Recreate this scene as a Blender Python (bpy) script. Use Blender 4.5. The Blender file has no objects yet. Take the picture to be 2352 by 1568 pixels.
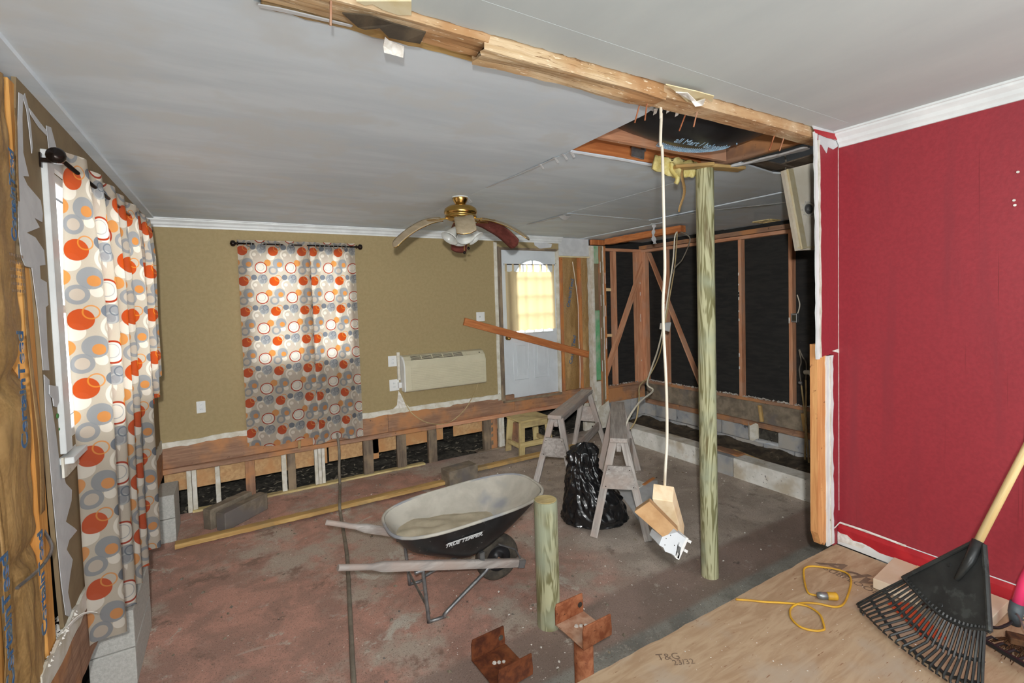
import bpy, bmesh, math, random
from math import sin, cos, pi, radians as rad
from mathutils import Vector as V, Matrix as M, noise as NZ
random.seed(7)
S = bpy.context.scene
COL = S.collection

# ------------------------------------------------------------------ camera
F, YAW, PIT, ROLL = 1102.86, rad(30.3646), rad(2.3165), rad(-1.6868)
CX, CY = 1176.0, 733.33
fw = V((sin(YAW)*cos(PIT), cos(YAW)*cos(PIT), -sin(PIT)))
r0 = V((cos(YAW), -sin(YAW), 0)); u0 = r0.cross(fw)
rr = cos(ROLL)*r0 + sin(ROLL)*u0; uu = -sin(ROLL)*r0 + cos(ROLL)*u0
EYE = V((0, 0, 1.5))
cd = bpy.data.cameras.new('camera'); cam = bpy.data.objects.new('camera', cd); COL.objects.link(cam)
cd.sensor_fit = 'HORIZONTAL'; cd.sensor_width = 36.0; cd.lens = F/2352*36
cd.shift_y = -(784-CY)/2352; cd.clip_start = .02
cam.matrix_world = M(((rr.x, uu.x, -fw.x, 0), (rr.y, uu.y, -fw.y, 0), (rr.z, uu.z, -fw.z, 1.5), (0, 0, 0, 1)))
S.camera = cam
# a point of the place from where it is seen and one known coordinate (metres)
def ray(x, y): return (x-CX)/F*rr - (y-CY)/F*uu + fw
def PX(x, y, X): d = ray(x, y); return EYE + d*(X/d.x)
def PY(x, y, Y): d = ray(x, y); return EYE + d*(Y/d.y)
def PZ(x, y, Z): d = ray(x, y); return EYE + d*((Z-1.5)/d.z)
def PP(x, y, p, n): d = ray(x, y); return EYE + d*((p-EYE).dot(n)/d.dot(n))

# ------------------------------------------------------------------ light
S.view_settings.view_transform = 'Standard'; S.view_settings.look = 'None'
S.view_settings.gamma = 1; S.view_settings.use_curve_mapping = False
S.view_settings.exposure = 0.14
wd = bpy.data.worlds.new('world'); S.world = wd; wd.use_nodes = True
wd.node_tree.nodes['Background'].inputs[0].default_value = (.93, .97, 1, 1)
wd.node_tree.nodes['Background'].inputs[1].default_value = 6.2
def lamp(name, kind, loc, energy, col=(1, 1, 1), **k):
    l = bpy.data.lights.new(name, kind); o = bpy.data.objects.new(name, l); COL.objects.link(o)
    o.location = loc; l.energy = energy; l.color = col
    for a, b in k.items(): setattr(l, a, b)
    return o
# the photographer's flash, a hand's breadth above and behind the lens; evened out with distance as in the bracketed exposure
fl = lamp('camera_flash', 'POINT', EYE - fw*.16 + uu*.17, 5.4, (1, .99, .975), shadow_soft_size=.035)
fl.data.use_nodes = True; nt = fl.data.node_tree
em = nt.nodes['Emission']; fo = nt.nodes.new('ShaderNodeLightFalloff'); fo.inputs['Strength'].default_value = 15.5
nt.links.new(fo.outputs['Constant'], em.inputs['Strength'])
fl.data.energy = 1.0
# added soft fill behind the photographer, standing for unseen windows of the near room
a = lamp('soft_fill_near_room', 'AREA', (.9, -1.9, 1.35), 24, (.92, .98, 1), shape='RECTANGLE', size=2.6, size_y=1.7)
a.rotation_euler = (rad(90), 0, 0)
a = lamp('low_upward_fill', 'AREA', (1.2, -1.1, .2), 72, (.90, .98, 1), shape='RECTANGLE', size=2.6, size_y=1.6)  # added low fill aimed up and forward to lift the far ceiling
a.rotation_euler = (rad(138), 0, 0)
# added fill high in the near room to brighten the slab
a = lamp('high_fill_near_room', 'AREA', (1.0, -.9, 2.3), 34, (.93, .985, 1), shape='RECTANGLE', size=1.6, size_y=.9)
a.rotation_euler = (rad(52), 0, 0)

# ------------------------------------------------------------------ materials
MATS = {}
def new_mat(name):
    m = bpy.data.materials.new(name); m.use_nodes = True; MATS[name] = m
    return m, m.node_tree, m.node_tree.nodes['Principled BSDF']
def N(nt, t, **k):
    n = nt.nodes.new('ShaderNode'+t)
    for a, b in k.items():
        if a.startswith('i_'): n.inputs[a[2:].replace('_', ' ')].default_value = b
        else: setattr(n, a, b)
    return n
def c4(c): return (c[0], c[1], c[2], 1)
def sr(r, g, b): return tuple(((v/255+.055)/1.055)**2.4 if v > 10 else v/255/12.92 for v in (r, g, b))
def coords(nt, scale=(1, 1, 1), rnd=True):
    tc = N(nt, 'TexCoord'); mp = N(nt, 'Mapping'); mp.inputs['Scale'].default_value = scale
    nt.links.new(tc.outputs['Object'], mp.inputs['Vector'])
    if rnd:
        oi = N(nt, 'ObjectInfo'); mu = N(nt, 'Math', operation='MULTIPLY'); mu.inputs[1].default_value = 37.0
        nt.links.new(oi.outputs['Random'], mu.inputs[0]); nt.links.new(mu.outputs[0], mp.inputs['Location'])
    return mp.outputs[0]
def noise(nt, vec, scale, detail=4, rough=.55, dist=0):
    n = N(nt, 'TexNoise'); n.inputs['Scale'].default_value = scale; n.inputs['Detail'].default_value = detail
    n.inputs['Roughness'].default_value = rough; n.inputs['Distortion'].default_value = dist
    nt.links.new(vec, n.inputs['Vector']); return n.outputs['Fac']
def ramp(nt, fac, lo, hi):
    n = N(nt, 'MapRange', interpolation_type='SMOOTHSTEP'); n.inputs[1].default_value = lo; n.inputs[2].default_value = hi
    nt.links.new(fac, n.inputs[0]); return n.outputs[0]
def mix(nt, fac, a, b):
    n = N(nt, 'Mix', data_type='RGBA')
    if isinstance(fac, float): n.inputs[0].default_value = fac
    else: nt.links.new(fac, n.inputs[0])
    for i, v in ((6, a), (7, b)):
        if isinstance(v, tuple): n.inputs[i].default_value = c4(v)
        else: nt.links.new(v, n.inputs[i])
    return n.outputs[2]
def bump(nt, bs, h, st, dist=.01):
    b = N(nt, 'Bump'); b.inputs['Strength'].default_value = st; b.inputs['Distance'].default_value = dist
    nt.links.new(h, b.inputs['Height']); nt.links.new(b.outputs[0], bs.inputs['Normal'])
def mk(name, a, b=None, scale=6, rough=.6, st=.2, stretch=(1, 1, 1), lo=.35, hi=.65, spots=None, spot_scale=14, spot_t=.62, metal=0, spec=.4, c=None):
    """two colours mingled by noise, an optional third in soft patches, optional spots"""
    m, nt, bs = new_mat(name)
    v = coords(nt, stretch); f = noise(nt, v, scale, 6, .6, .3)
    col = mix(nt, ramp(nt, f, lo, hi), a, b or a)
    v2 = coords(nt)
    if c: col = mix(nt, ramp(nt, noise(nt, v2, 3.1, 3), .48, .66), col, c)
    if spots: col = mix(nt, ramp(nt, noise(nt, v2, spot_scale, 5, .65), spot_t, spot_t+.06), col, spots)
    nt.links.new(col, bs.inputs['Base Color']); bs.inputs['Roughness'].default_value = rough
    bs.inputs['Metallic'].default_value = metal; bs.inputs['Specular IOR Level'].default_value = spec
    if st: bump(nt, bs, f, st)
    return m
def wood(name, a, b, c=None, spots=None, rough=.7, st=.25, spot_t=.64, fine=38, axis=0, streak=None):
    m, nt, bs = new_mat(name)
    S1 = [1, 1, 1]; S1[axis] = .055; S2 = [1, 1, 1]; S2[axis] = .12
    v = coords(nt, S1); f = noise(nt, v, fine, 5, .6, .8); g = noise(nt, coords(nt, S2), 9, 3, .5, 1.5)
    col = mix(nt, ramp(nt, f, .36, .66), a, b); col = mix(nt, ramp(nt, g, .45, .75), col, b)
    v2 = coords(nt)
    if c: col = mix(nt, ramp(nt, noise(nt, v2, 2.6, 4), .46, .64), col, c)
    if spots: col = mix(nt, ramp(nt, noise(nt, v2, 21, 5, .7), spot_t, spot_t+.05), col, spots)
    if streak:
        sk = noise(nt, coords(nt, (.035, 1, 1)), 70, 5, .7, 2.0); col = mix(nt, ramp(nt, sk, .56, .66), col, streak); col = mix(nt, ramp(nt, noise(nt, coords(nt, (.2, 1, 1)), 90, 3, .7), .60, .68), col, sr(226, 208, 178))
    nt.links.new(col, bs.inputs['Base Color']); bs.inputs['Roughness'].default_value = rough
    bs.inputs['Specular IOR Level'].default_value = .25
    bump(nt, bs, f, st, .004); return m

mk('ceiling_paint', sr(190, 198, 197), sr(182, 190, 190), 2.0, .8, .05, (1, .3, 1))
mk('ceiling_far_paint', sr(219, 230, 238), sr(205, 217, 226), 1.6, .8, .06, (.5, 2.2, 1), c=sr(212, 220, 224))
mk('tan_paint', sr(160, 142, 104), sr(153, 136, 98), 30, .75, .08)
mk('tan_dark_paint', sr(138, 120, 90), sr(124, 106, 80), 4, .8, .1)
mk('white_trim', sr(222, 226, 226), sr(208, 212, 212), 5, .45, .05)
mk('white_dirty', sr(218, 216, 206), sr(196, 190, 172), 9, .7, .2, spots=sr(120, 104, 80), spot_scale=25, spot_t=.66)
mk('drywall_paper', sr(202, 204, 205), sr(190, 192, 194), 8, .85, .2)
mk('cream_paper', sr(232, 222, 188), sr(222, 206, 160), 8, .85, .1)
mk('plaster', sr(232, 230, 224), sr(205, 200, 190), 30, .9, .4)
mk('dark_paper', sr(84, 72, 56), sr(60, 52, 42), 12, .9, .3)
mk('red_edge_paint', sr(178, 36, 44), sr(160, 30, 40), 12, .5, .1)
wood('lumber_orange', sr(206, 142, 84), sr(176, 110, 62), sr(170, 116, 84), sr(110, 66, 44))
wood('stud_upright', sr(222, 168, 110), sr(192, 130, 80), sr(206, 150, 100), sr(120, 72, 46), axis=2)
wood('lumber_new', sr(222, 168, 96), sr(196, 134, 66), rough=.6)
wood('lumber_red', sr(212, 160, 124), sr(180, 124, 92), sr(192, 148, 120), sr(232, 218, 200), spot_t=.70)
wood('lumber_rust', sr(200, 130, 78), sr(168, 100, 58), rough=.5)
wood('lumber_brown', sr(164, 130, 106), sr(134, 102, 82), sr(182, 130, 88), sr(92, 72, 60))
wood('lumber_grey', sr(192, 186, 180), sr(158, 150, 144), sr(180, 164, 154), sr(84, 74, 68), spot_t=.68)
wood('lumber_weathered', sr(128, 114, 98), sr(100, 88, 76), sr(150, 132, 108))
wood('lumber_yellow', sr(200, 168, 110), sr(176, 140, 86), sr(152, 130, 94))
wood('lumber_pale', sr(238, 214, 172), sr(222, 186, 136), rough=.6)
wood('lumber_step', sr(218, 202, 150), sr(198, 178, 124), sr(170, 150, 110))
wood('beam_rot', sr(214, 192, 158), sr(186, 156, 116), sr(176, 134, 92), sr(104, 76, 54), .9, .9, .70, 30, streak=sr(132, 100, 68))
wood('beam_right', sr(190, 156, 116), sr(160, 120, 82), sr(204, 180, 146), sr(110, 80, 56), .9, .6, streak=sr(140, 102, 68))
wood('rake_handle', sr(232, 210, 160), sr(214, 184, 128), rough=.45)
mk('osb', sr(200, 164, 118), sr(178, 140, 98), 26, .8, .2, (1, 1, 1), c=sr(190, 140, 92))
mk('concrete', sr(164, 162, 154), sr(146, 144, 136), 40, .95, .4, c=sr(132, 130, 118))
mk('concrete_light', sr(184, 184, 178), sr(170, 170, 164), 60, .95, .5)
mk('concrete_painted', sr(232, 231, 225), sr(214, 213, 205), 9, .9, .4, c=sr(190, 180, 160), spots=sr(130, 128, 124), spot_scale=30, spot_t=.63)
mk('block_foundation', sr(176, 175, 172), sr(146, 150, 154), 5, .95, .4, c=sr(172, 168, 160), spots=sr(84, 88, 92), spot_scale=5)
mk('block_dirty', sr(142, 130, 112), sr(112, 102, 88), 9, .95, .4, c=sr(110, 104, 100))
mk('sheathing_black', (.013, .013, .013), (.022, .022, .020), 5, .85, .15, (1, 1, 5), spots=(.042, .040, .034), spot_scale=9, spot_t=.68)
mk('rake_plastic', (.020, .021, .021), (.032, .034, .033), 9, .38, .1, spots=(.05, .055, .052), spot_scale=8, spot_t=.58)
mk('plastic_black', (.012, .012, .013), (.02, .02, .022), 4, .38, .15)
mk('bag_black', (.008, .008, .0085), (.012, .012, .013), 5, .24, .25, spec=.7)
mk('soil', (.085, .076, .060), (.036, .032, .026), 14, .95, .6, spots=(.20, .18, .14), spot_scale=26)
mk('trench_soil', sr(84, 74, 60), sr(50, 44, 36), 9, .95, .6, spots=sr(110, 100, 84), spot_scale=20)
mk('leaf_litter', sr(170, 160, 140), sr(104, 96, 80), 9, .9, .1)
mk('brass', (.62, .40, .12), (.50, .31, .09), 5, .22, .02, metal=1)
mk('bronze', (.02, .014, .012), (.03, .02, .015), 5, .25, .02, metal=.6)
mk('rust', sr(176, 112, 76), sr(136, 76, 46), 22, .8, .4, c=sr(184, 150, 124), spots=sr(80, 40, 26), spot_scale=40)
mk('rust_pale', sr(196, 160, 134), sr(168, 122, 94), 16, .85, .3, c=sr(204, 184, 166), spots=sr(120, 70, 46), spot_scale=40)
mk('rust_dark', sr(122, 66, 34), sr(78, 38, 20), 18, .85, .4, c=sr(138, 84, 46))
mk('steel', sr(150, 152, 152), sr(120, 122, 124), 16, .4, .1, metal=.7)
mk('cable_white', sr(228, 222, 206), sr(214, 206, 188), 4, .5, 0)
mk('cable_grey', sr(136, 128, 114), sr(112, 104, 92), 9, .7, .1)
mk('cable_yellow', sr(214, 166, 50), sr(186, 140, 44), 9, .5, 0)
mk('cable_tan', sr(196, 176, 132), sr(168, 146, 104), 9, .6, 0)
mk('white_plastic', sr(226, 228, 226), sr(216, 218, 216), 4, .35, 0)
mk('white_metal', sr(206, 212, 216), sr(198, 204, 208), 4, .35, 0)
mk('ac_plastic', sr(204, 198, 172), sr(196, 190, 164), 5, .45, 0)
mk('ac_dark', sr(64, 58, 40), sr(48, 44, 32), 5, .8, 0)
mk('green_paint', sr(98, 168, 118), sr(120, 180, 134), 9, .6, .1, c=sr(170, 186, 160))
mk('copper_tan', sr(190, 160, 110), sr(160, 128, 84), 9, .5, .05)
mk('tyre', sr(86, 80, 70), sr(60, 56, 50), 14, .9, .3)
mk('tray_black', (.012, .013, .014), (.024, .026, .027), 7, .32, .05, (1, 1, .3), spots=sr(128, 128, 122), spot_scale=34, spot_t=.635)
mk('tray_inside', sr(196, 192, 180), sr(176, 172, 160), 5, .9, .2, c=sr(150, 152, 156))
mk('cement_dust', sr(196, 186, 162), sr(182, 172, 148), 12, .95, .4)
mk('pink_plastic', (.80, .05, .16), (.74, .04, .12), 4, .35, 0)
mk('grey_plastic', sr(84, 92, 96), sr(64, 70, 74), 6, .5, .05)
mk('bristle', sr(92, 60, 34), sr(58, 36, 20), 30, .9, .3)
mk('foam_yellow', sr(226, 214, 150), sr(206, 188, 112), 18, .95, .7)
mk('glass_shade', sr(226, 228, 222), sr(212, 214, 208), 6, .25, .05, c=sr(190, 192, 188))
mk('blade_top', sr(196, 180, 152), sr(176, 158, 128), 16, .6, .05, (1, .2, 1))
mk('blade_under', sr(122, 66, 58), sr(94, 46, 40), 14, .6, .05, spots=sr(196, 160, 148), spot_scale=17, spot_t=.66)
mk('cardboard', sr(214, 184, 142), sr(200, 166, 122), 9, .8, .05)
mk('offcut_end', sr(234, 214, 180), sr(220, 194, 154), 14, .7, .1)
mk('offcut_side', sr(196, 160, 116), sr(180, 142, 98), 16, .7, .1, (.3, 1, 1), spots=sr(226, 214, 196), spot_scale=60, spot_t=.68)
mk('panel_paint', sr(244, 238, 222), sr(236, 228, 208), 7, .6, .05)
mk('carton_pale', sr(222, 206, 184), sr(214, 192, 164), 6, .8, .05)
mk('ink', (.055, .05, .05), (.10, .09, .085), 20, .9, 0)
mk('ink_faint', sr(110, 92, 78), sr(128, 108, 90), 14, .9, 0)
mk('ink_blue', sr(44, 96, 150), sr(104, 116, 118), 40, .9, 0)
mk('ink_sky', sr(170, 200, 220), sr(130, 168, 196), 60, .7, 0)
mk('ink_white', sr(228, 230, 230), sr(216, 218, 218), 6, .6, 0)
mk('orange_tape', sr(214, 92, 52), sr(196, 80, 46), 6, .6, 0)
mk('moss', sr(70, 120, 66), sr(84, 132, 76), 20, .9, 0)
def m_red():
    m, nt, bs = new_mat('red_paint'); v = coords(nt, (1, 1, 1), False)
    f = noise(nt, v, 60, 4); g = noise(nt, coords(nt, (1, 4, .35), False), 3, 4)
    col = mix(nt, ramp(nt, f, .3, .7), sr(150, 44, 54), sr(140, 40, 50)); col = mix(nt, ramp(nt, g, .5, .8), col, sr(134, 42, 52))
    st = noise(nt, coords(nt, (1, 60, .8), False), 1, 3, .5); col = mix(nt, ramp(nt, st, .66, .72), col, sr(124, 34, 42))
    nt.links.new(col, bs.inputs['Base Color']); bs.inputs['Roughness'].default_value = .52; bump(nt, bs, f, .08)
m_red()
def m_kraft():
    m, nt, bs = new_mat('kraft_paper'); v = coords(nt, (1, 1, 1), False)
    f = noise(nt, v, 90, 4); g = noise(nt, coords(nt, (1, 1, .5), False), 4, 5, .6, 1.2)
    col = mix(nt, ramp(nt, f, .3, .7), sr(160, 126, 78), sr(140, 109, 65)); col = mix(nt, ramp(nt, g, .45, .7), col, sr(180, 146, 96))
    nt.links.new(col, bs.inputs['Base Color']); bs.inputs['Roughness'].default_value = .6; bump(nt, bs, g, .5, .03)
m_kraft()
def m_post():
    m, nt, bs = new_mat('treated_post'); v = coords(nt, (1, 1, .09)); f = noise(nt, v, 9, 4, .55, 1.2); g = noise(nt, coords(nt, (1, 1, .25)), 5, 4, .6, .8)
    w = N(nt, 'Math', operation='SINE'); mu = N(nt, 'Math', operation='MULTIPLY'); mu.inputs[1].default_value = 46
    nt.links.new(f, mu.inputs[0]); nt.links.new(mu.outputs[0], w.inputs[0])
    col = mix(nt, ramp(nt, w.outputs[0], -.4, .9), sr(190, 188, 150), sr(128, 124, 84))
    col = mix(nt, ramp(nt, g, .54, .68), col, sr(110, 96, 64)); col = mix(nt, ramp(nt, noise(nt, coords(nt), 2.4, 3), .52, .7), col, sr(166, 172, 146))
    nt.links.new(col, bs.inputs['Base Color']); bs.inputs['Roughness'].default_value = .75; bump(nt, bs, w.outputs[0], .12, .004)
m_post()
def m_floor():
    m, nt, bs = new_mat('slab_paint'); v = coords(nt, (1, 1, 1), False)
    red = mix(nt, ramp(nt, noise(nt, v, 4, 7, .68, .6), .36, .60), sr(196, 150, 134), sr(166, 132, 119))
    red = mix(nt, ramp(nt, noise(nt, v, 1.5, 6, .66), .48, .62), red, sr(182, 168, 154))
    red = mix(nt, ramp(nt, noise(nt, v, 3.1, 6, .72), .56, .68), red, sr(138, 112, 100))
    red = mix(nt, ramp(nt, noise(nt, v, 2.2, 5, .7, .8), .60, .68), red, sr(196, 190, 178))
    grey = mix(nt, ramp(nt, noise(nt, v, 3.2, 6, .6, .5), .38, .66), sr(165, 153, 141), sr(192, 180, 168))
    grey = mix(nt, ramp(nt, noise(nt, v, 6.5, 5, .7), .56, .7), grey, sr(137, 128, 117))
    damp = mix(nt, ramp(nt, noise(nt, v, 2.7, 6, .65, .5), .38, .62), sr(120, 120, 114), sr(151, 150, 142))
    sx = N(nt, 'SeparateXYZ'); nt.links.new(v, sx.inputs[0]); wob = noise(nt, v, 2.2, 4, .6)
    def along(sock, lo, hi, amp):
        ad = N(nt, 'Math', operation='MULTIPLY_ADD'); ad.inputs[1].default_value = amp
        nt.links.new(wob, ad.inputs[0]); nt.links.new(sock, ad.inputs[2]); return ramp(nt, ad.outputs[0], lo, hi)
    worn = along(sx.outputs[0], 2.5, 3.5, 1.4)          # the red paint is worn off towards the old bathroom
    col = mix(nt, worn, red, grey)
    for lo, hi, c in ((2.48, 2.56, None),):             # strip where the girder footing was: never painted
        col = mix(nt, along(sx.outputs[1], hi, lo, .06), col, mix(nt, ramp(nt, noise(nt, v, 3, 5), .4, .6), sr(134, 118, 108), sr(150, 130, 120)))
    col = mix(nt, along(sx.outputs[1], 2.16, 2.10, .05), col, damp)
    col = mix(nt, ramp(nt, noise(nt, v, 9, 6, .78), .62, .70), col, sr(98, 86, 79))
    col = mix(nt, ramp(nt, noise(nt, v, 44, 3, .6), .70, .74), col, sr(240, 233, 224))
    col = mix(nt, ramp(nt, noise(nt, v, 5, 7, .75), .60, .70), col, sr(192, 184, 172))
    gr_ = noise(nt, v, 120, 3, .8); col = mix(nt, ramp(nt, gr_, .52, .70), col, sr(110, 94, 84)); col = mix(nt, ramp(nt, noise(nt, v, 75, 4, .8), .60, .72), col, sr(214, 200, 186))
    nt.links.new(col, bs.inputs['Base Color']); bs.inputs['Roughness'].default_value = .7; bs.inputs['Specular IOR Level'].default_value = .3
    bump(nt, bs, noise(nt, v, 30, 6, .7), .25)
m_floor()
def m_ply():
    m, nt, bs = new_mat('plywood'); v = coords(nt, (.35, 2.2, 1), False)
    f = noise(nt, v, 9, 6, .65, 1.2); v2 = coords(nt, (1, 1, 1), False)
    col = mix(nt, ramp(nt, f, .35, .68), sr(186, 162, 132), sr(166, 138, 108)); col = mix(nt, ramp(nt, noise(nt, v2, 2.6, 4), .5, .7), col, sr(178, 162, 142))
    col = mix(nt, ramp(nt, noise(nt, coords(nt, (.5, 3, 1), False), 22, 4, .7), .63, .69), col, sr(140, 104, 76))
    col = mix(nt, ramp(nt, noise(nt, v2, 60, 3), .71, .75), col, sr(224, 214, 198))
    nt.links.new(col, bs.inputs['Base Color']); bs.inputs['Roughness'].default_value = .75; bump(nt, bs, f, .15, .004)
m_ply()
def m_curtain():
    m, nt, bs = new_mat('curtain_print')
    uv = N(nt, 'UVMap'); uv.uv_map = 'UVMap'; TX, TY = .30, .32
    v = uv.outputs[0]
    n = noise(nt, v, 300, 2)
    col = mix(nt, n, sr(192, 182, 166), sr(182, 172, 156))
    D = 4*.30/ (4*485)
    Cc = {'w': sr(218, 211, 198), 'g': sr(136, 140, 144), 'd': sr(108, 114, 122), 'o': sr(208, 142, 82), 'r': sr(184, 80, 46), 'm': sr(158, 58, 38), 'b': sr(184, 172, 158), 'l': sr(168, 168, 166)}
    # printed discs and rings of one repeat: x, y (down), outer radius, inner radius, colour
    rep = [(-285, 60, 92, 66, 'w'), (-265, 110, 66, 0, 'b'), (-40, 85, 66, 0, 'w'), (-95, 190, 56, 0, 'o'), (-185, 340, 40, 0, 'w'), (105, 290, 42, 0, 'w'),
           (-185, -35, 80, 0, 'g'), (-200, 0, 50, 36, 'l'), (-165, -60, 44, 34, 'd'), (-320, -60, 46, 0, 'd'), (-205, 270, 98, 0, 'w'), (-215, 260, 62, 54, 'l'), (-205, 270, 100, 84, 'm'),
           (75, 195, 84, 0, 'g'), (92, 215, 42, 0, 'o'), (-10, 310, 74, 44, 'g'), (-10, 310, 44, 0, 'b'), (0, 0, 80, 0, 'r'), (62, -50, 54, 44, 'o'), (180, 60, 30, 0, 'w')]
    for x, y, ro, ri, k in rep:
        sb = N(nt, 'VectorMath', operation='SUBTRACT'); sb.inputs[1].default_value = (x*D, -y*D*TY/TX, 0); nt.links.new(v, sb.inputs[0])
        wr = N(nt, 'VectorMath', operation='WRAP'); wr.inputs[1].default_value = (TX/2, TY/2, 1); wr.inputs[2].default_value = (-TX/2, -TY/2, -1); nt.links.new(sb.outputs[0], wr.inputs[0])
        ln = N(nt, 'VectorMath', operation='LENGTH'); nt.links.new(wr.outputs[0], ln.inputs[0])
        f = ramp(nt, ln.outputs['Value'], ro*D+.0012, ro*D-.0012)
        if ri:
            g = ramp(nt, ln.outputs['Value'], ri*D-.0012, ri*D+.0012); mm = N(nt, 'Math', operation='MULTIPLY'); nt.links.new(f, mm.inputs[0]); nt.links.new(g, mm.inputs[1]); f = mm.outputs[0]
        al = N(nt, 'Math', operation='MULTIPLY'); al.inputs[1].default_value = .86 if k in 'go' else .95; nt.links.new(f, al.inputs[0])
        col = mix(nt, al.outputs[0], col, Cc[k])
    nt.links.new(col, bs.inputs['Base Color']); bs.inputs['Roughness'].default_value = .9; bs.inputs['Specular IOR Level'].default_value = .1
    tr = N(nt, 'BsdfTranslucent'); ms = N(nt, 'MixShader'); ms.inputs[0].default_value = .42
    hs = N(nt, 'HueSaturation'); hs.inputs['Saturation'].default_value = 1.15; hs.inputs['Value'].default_value = 1.0; nt.links.new(col, hs.inputs['Color'])
    nt.links.new(hs.outputs[0], tr.inputs[0]); nt.links.new(bs.outputs[0], ms.inputs[1]); nt.links.new(tr.outputs[0], ms.inputs[2])
    nt.links.new(ms.outputs[0], nt.nodes['Material Output'].inputs[0])
m_curtain()
def m_sheer():
    m, nt, bs = new_mat('sheer_beige'); bs.inputs['Base Color'].default_value = c4(sr(206, 190, 158)); bs.inputs['Roughness'].default_value = .9
    tr = N(nt, 'BsdfTranslucent'); tr.inputs[0].default_value = c4(sr(238, 214, 160)); ms = N(nt, 'MixShader'); ms.inputs[0].default_value = .45
    nt.links.new(bs.outputs[0], ms.inputs[1]); nt.links.new(tr.outputs[0], ms.inputs[2]); nt.links.new(ms.outputs[0], nt.nodes['Material Output'].inputs[0])
m_sheer()
def m_glass():
    m, nt, bs = new_mat('window_glass'); bs.inputs['Base Color'].default_value = (1, 1, 1, 1); bs.inputs['Transmission Weight'].default_value = 1
    bs.inputs['Roughness'].default_value = .02; bs.inputs['IOR'].default_value = 1.05
m_glass()

# ------------------------------------------------------------------ mesh helpers
class MB:
    def __init__(s): s.v = []; s.f = []; s.uv = None
    def add(s, vs, fs):
        k = len(s.v); s.v += [tuple(p) for p in vs]; s.f += [tuple(i+k for i in f) for f in fs]; return s
    def box(s, lo, hi):
        x0, y0, z0 = lo; x1, y1, z1 = hi
        return s.add([(x0, y0, z0), (x1, y0, z0), (x1, y1, z0), (x0, y1, z0), (x0, y0, z1), (x1, y0, z1), (x1, y1, z1), (x0, y1, z1)],
                     [(0, 3, 2, 1), (4, 5, 6, 7), (0, 1, 5, 4), (1, 2, 6, 5), (2, 3, 7, 6), (3, 0, 4, 7)])
    def prism(s, pts, ext):
        n = len(pts); pts = [V(p) for p in pts]; ext = V(ext)
        return s.add(pts+[p+ext for p in pts], [tuple(range(n))[::-1], tuple(range(n, 2*n))]+[(i, (i+1) % n, n+(i+1) % n, n+i) for i in range(n)])
    def bar(s, p, q, w, h, up=(0, 0, 1)):
        p, q = V(p), V(q); d = (q-p).normalized(); up = V(up)
        sd = d.cross(up); sd = sd.normalized() if sd.length > 1e-4 else V((1, 0, 0)); up = sd.cross(d)
        o = []
        for c in (p, q):
            o += [c+sd*w/2*a+up*h/2*b for a, b in ((-1, -1), (1, -1), (1, 1), (-1, 1))]
        return s.add(o, [(0, 1, 2, 3)[::-1], (4, 5, 6, 7), (0, 1, 5, 4), (1, 2, 6, 5), (2, 3, 7, 6), (3, 0, 4, 7)])
    def tube(s, pts, r, n=8, smooth=0, closed=False):
        pts = [V(p) for p in pts]
        if smooth: pts = crom(pts, smooth)
        rs = r if isinstance(r, (list, tuple)) else [r]*len(pts)
        if len(rs) != len(pts): rs = [rs[min(len(rs)-1, int(i*len(rs)/len(pts)))] for i in range(len(pts))]
        up = V((0, 0, 1)); k = len(s.v); m = len(pts); prev = None
        for i, p in enumerate(pts):
            d = pts[min(i+1, m-1)]-pts[max(i-1, 0)]; d.normalize()
            if prev is None: a = d.orthogonal().normalized()
            else: a = prev-d*prev.dot(d); a = a.normalized() if a.length > 1e-5 else d.orthogonal().normalized()
            prev = a; b = d.cross(a)
            s.v += [tuple(p+(a*cos(2*pi*j/n)+b*sin(2*pi*j/n))*rs[i]) for j in range(n)]
        for i in range(m-1):
            s.f += [(k+i*n+j, k+i*n+(j+1) % n, k+(i+1)*n+(j+1) % n, k+(i+1)*n+j) for j in range(n)]
        s.f += [tuple(k+j for j in range(n))[::-1], tuple(k+(m-1)*n+j for j in range(n))]
        return s
    def lathe(s, prof, c=(0, 0, 0), n=24, axis=(0, 0, 1), cap=True):
        ax = V(axis).normalized(); a = ax.orthogonal().normalized(); b = ax.cross(a); c = V(c); k = len(s.v); m = len(prof)
        for r, h in prof: s.v += [tuple(c+ax*h+(a*cos(2*pi*j/n)+b*sin(2*pi*j/n))*r) for j in range(n)]
        for i in range(m-1): s.f += [(k+i*n+j, k+i*n+(j+1) % n, k+(i+1)*n+(j+1) % n, k+(i+1)*n+j) for j in range(n)]
        if cap: s.f += [tuple(k+j for j in range(n))[::-1], tuple(k+(m-1)*n+j for j in range(n))]
        return s
    def grid(s, fn, nu, nv, uvfn=None):
        k = len(s.v); uvs = []
        for j in range(nv+1):
            for i in range(nu+1):
                s.v.append(tuple(fn(i/nu, j/nv))); uvs.append(uvfn(i/nu, j/nv) if uvfn else (i/nu, j/nv))
        s.f += [(k+j*(nu+1)+i, k+j*(nu+1)+i+1, k+(j+1)*(nu+1)+i+1, k+(j+1)*(nu+1)+i) for j in range(nv) for i in range(nu)]
        s.uv = (s.uv or [])+uvs; return s
def crom(pts, k):
    out = []; n = len(pts)
    for i in range(n-1):
        p0, p1, p2, p3 = pts[max(i-1, 0)], pts[i], pts[i+1], pts[min(i+2, n-1)]
        for j in range(k):
            t = j/k; out.append(.5*((2*p1)+(p2-p0)*t+(2*p0-5*p1+4*p2-p3)*t*t+(3*p1-3*p2+p3-p0)*t**3))
    out.append(pts[-1]); return out
def origin(o): return o.matrix_world.translation.copy() if False else o.get('_o')
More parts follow.
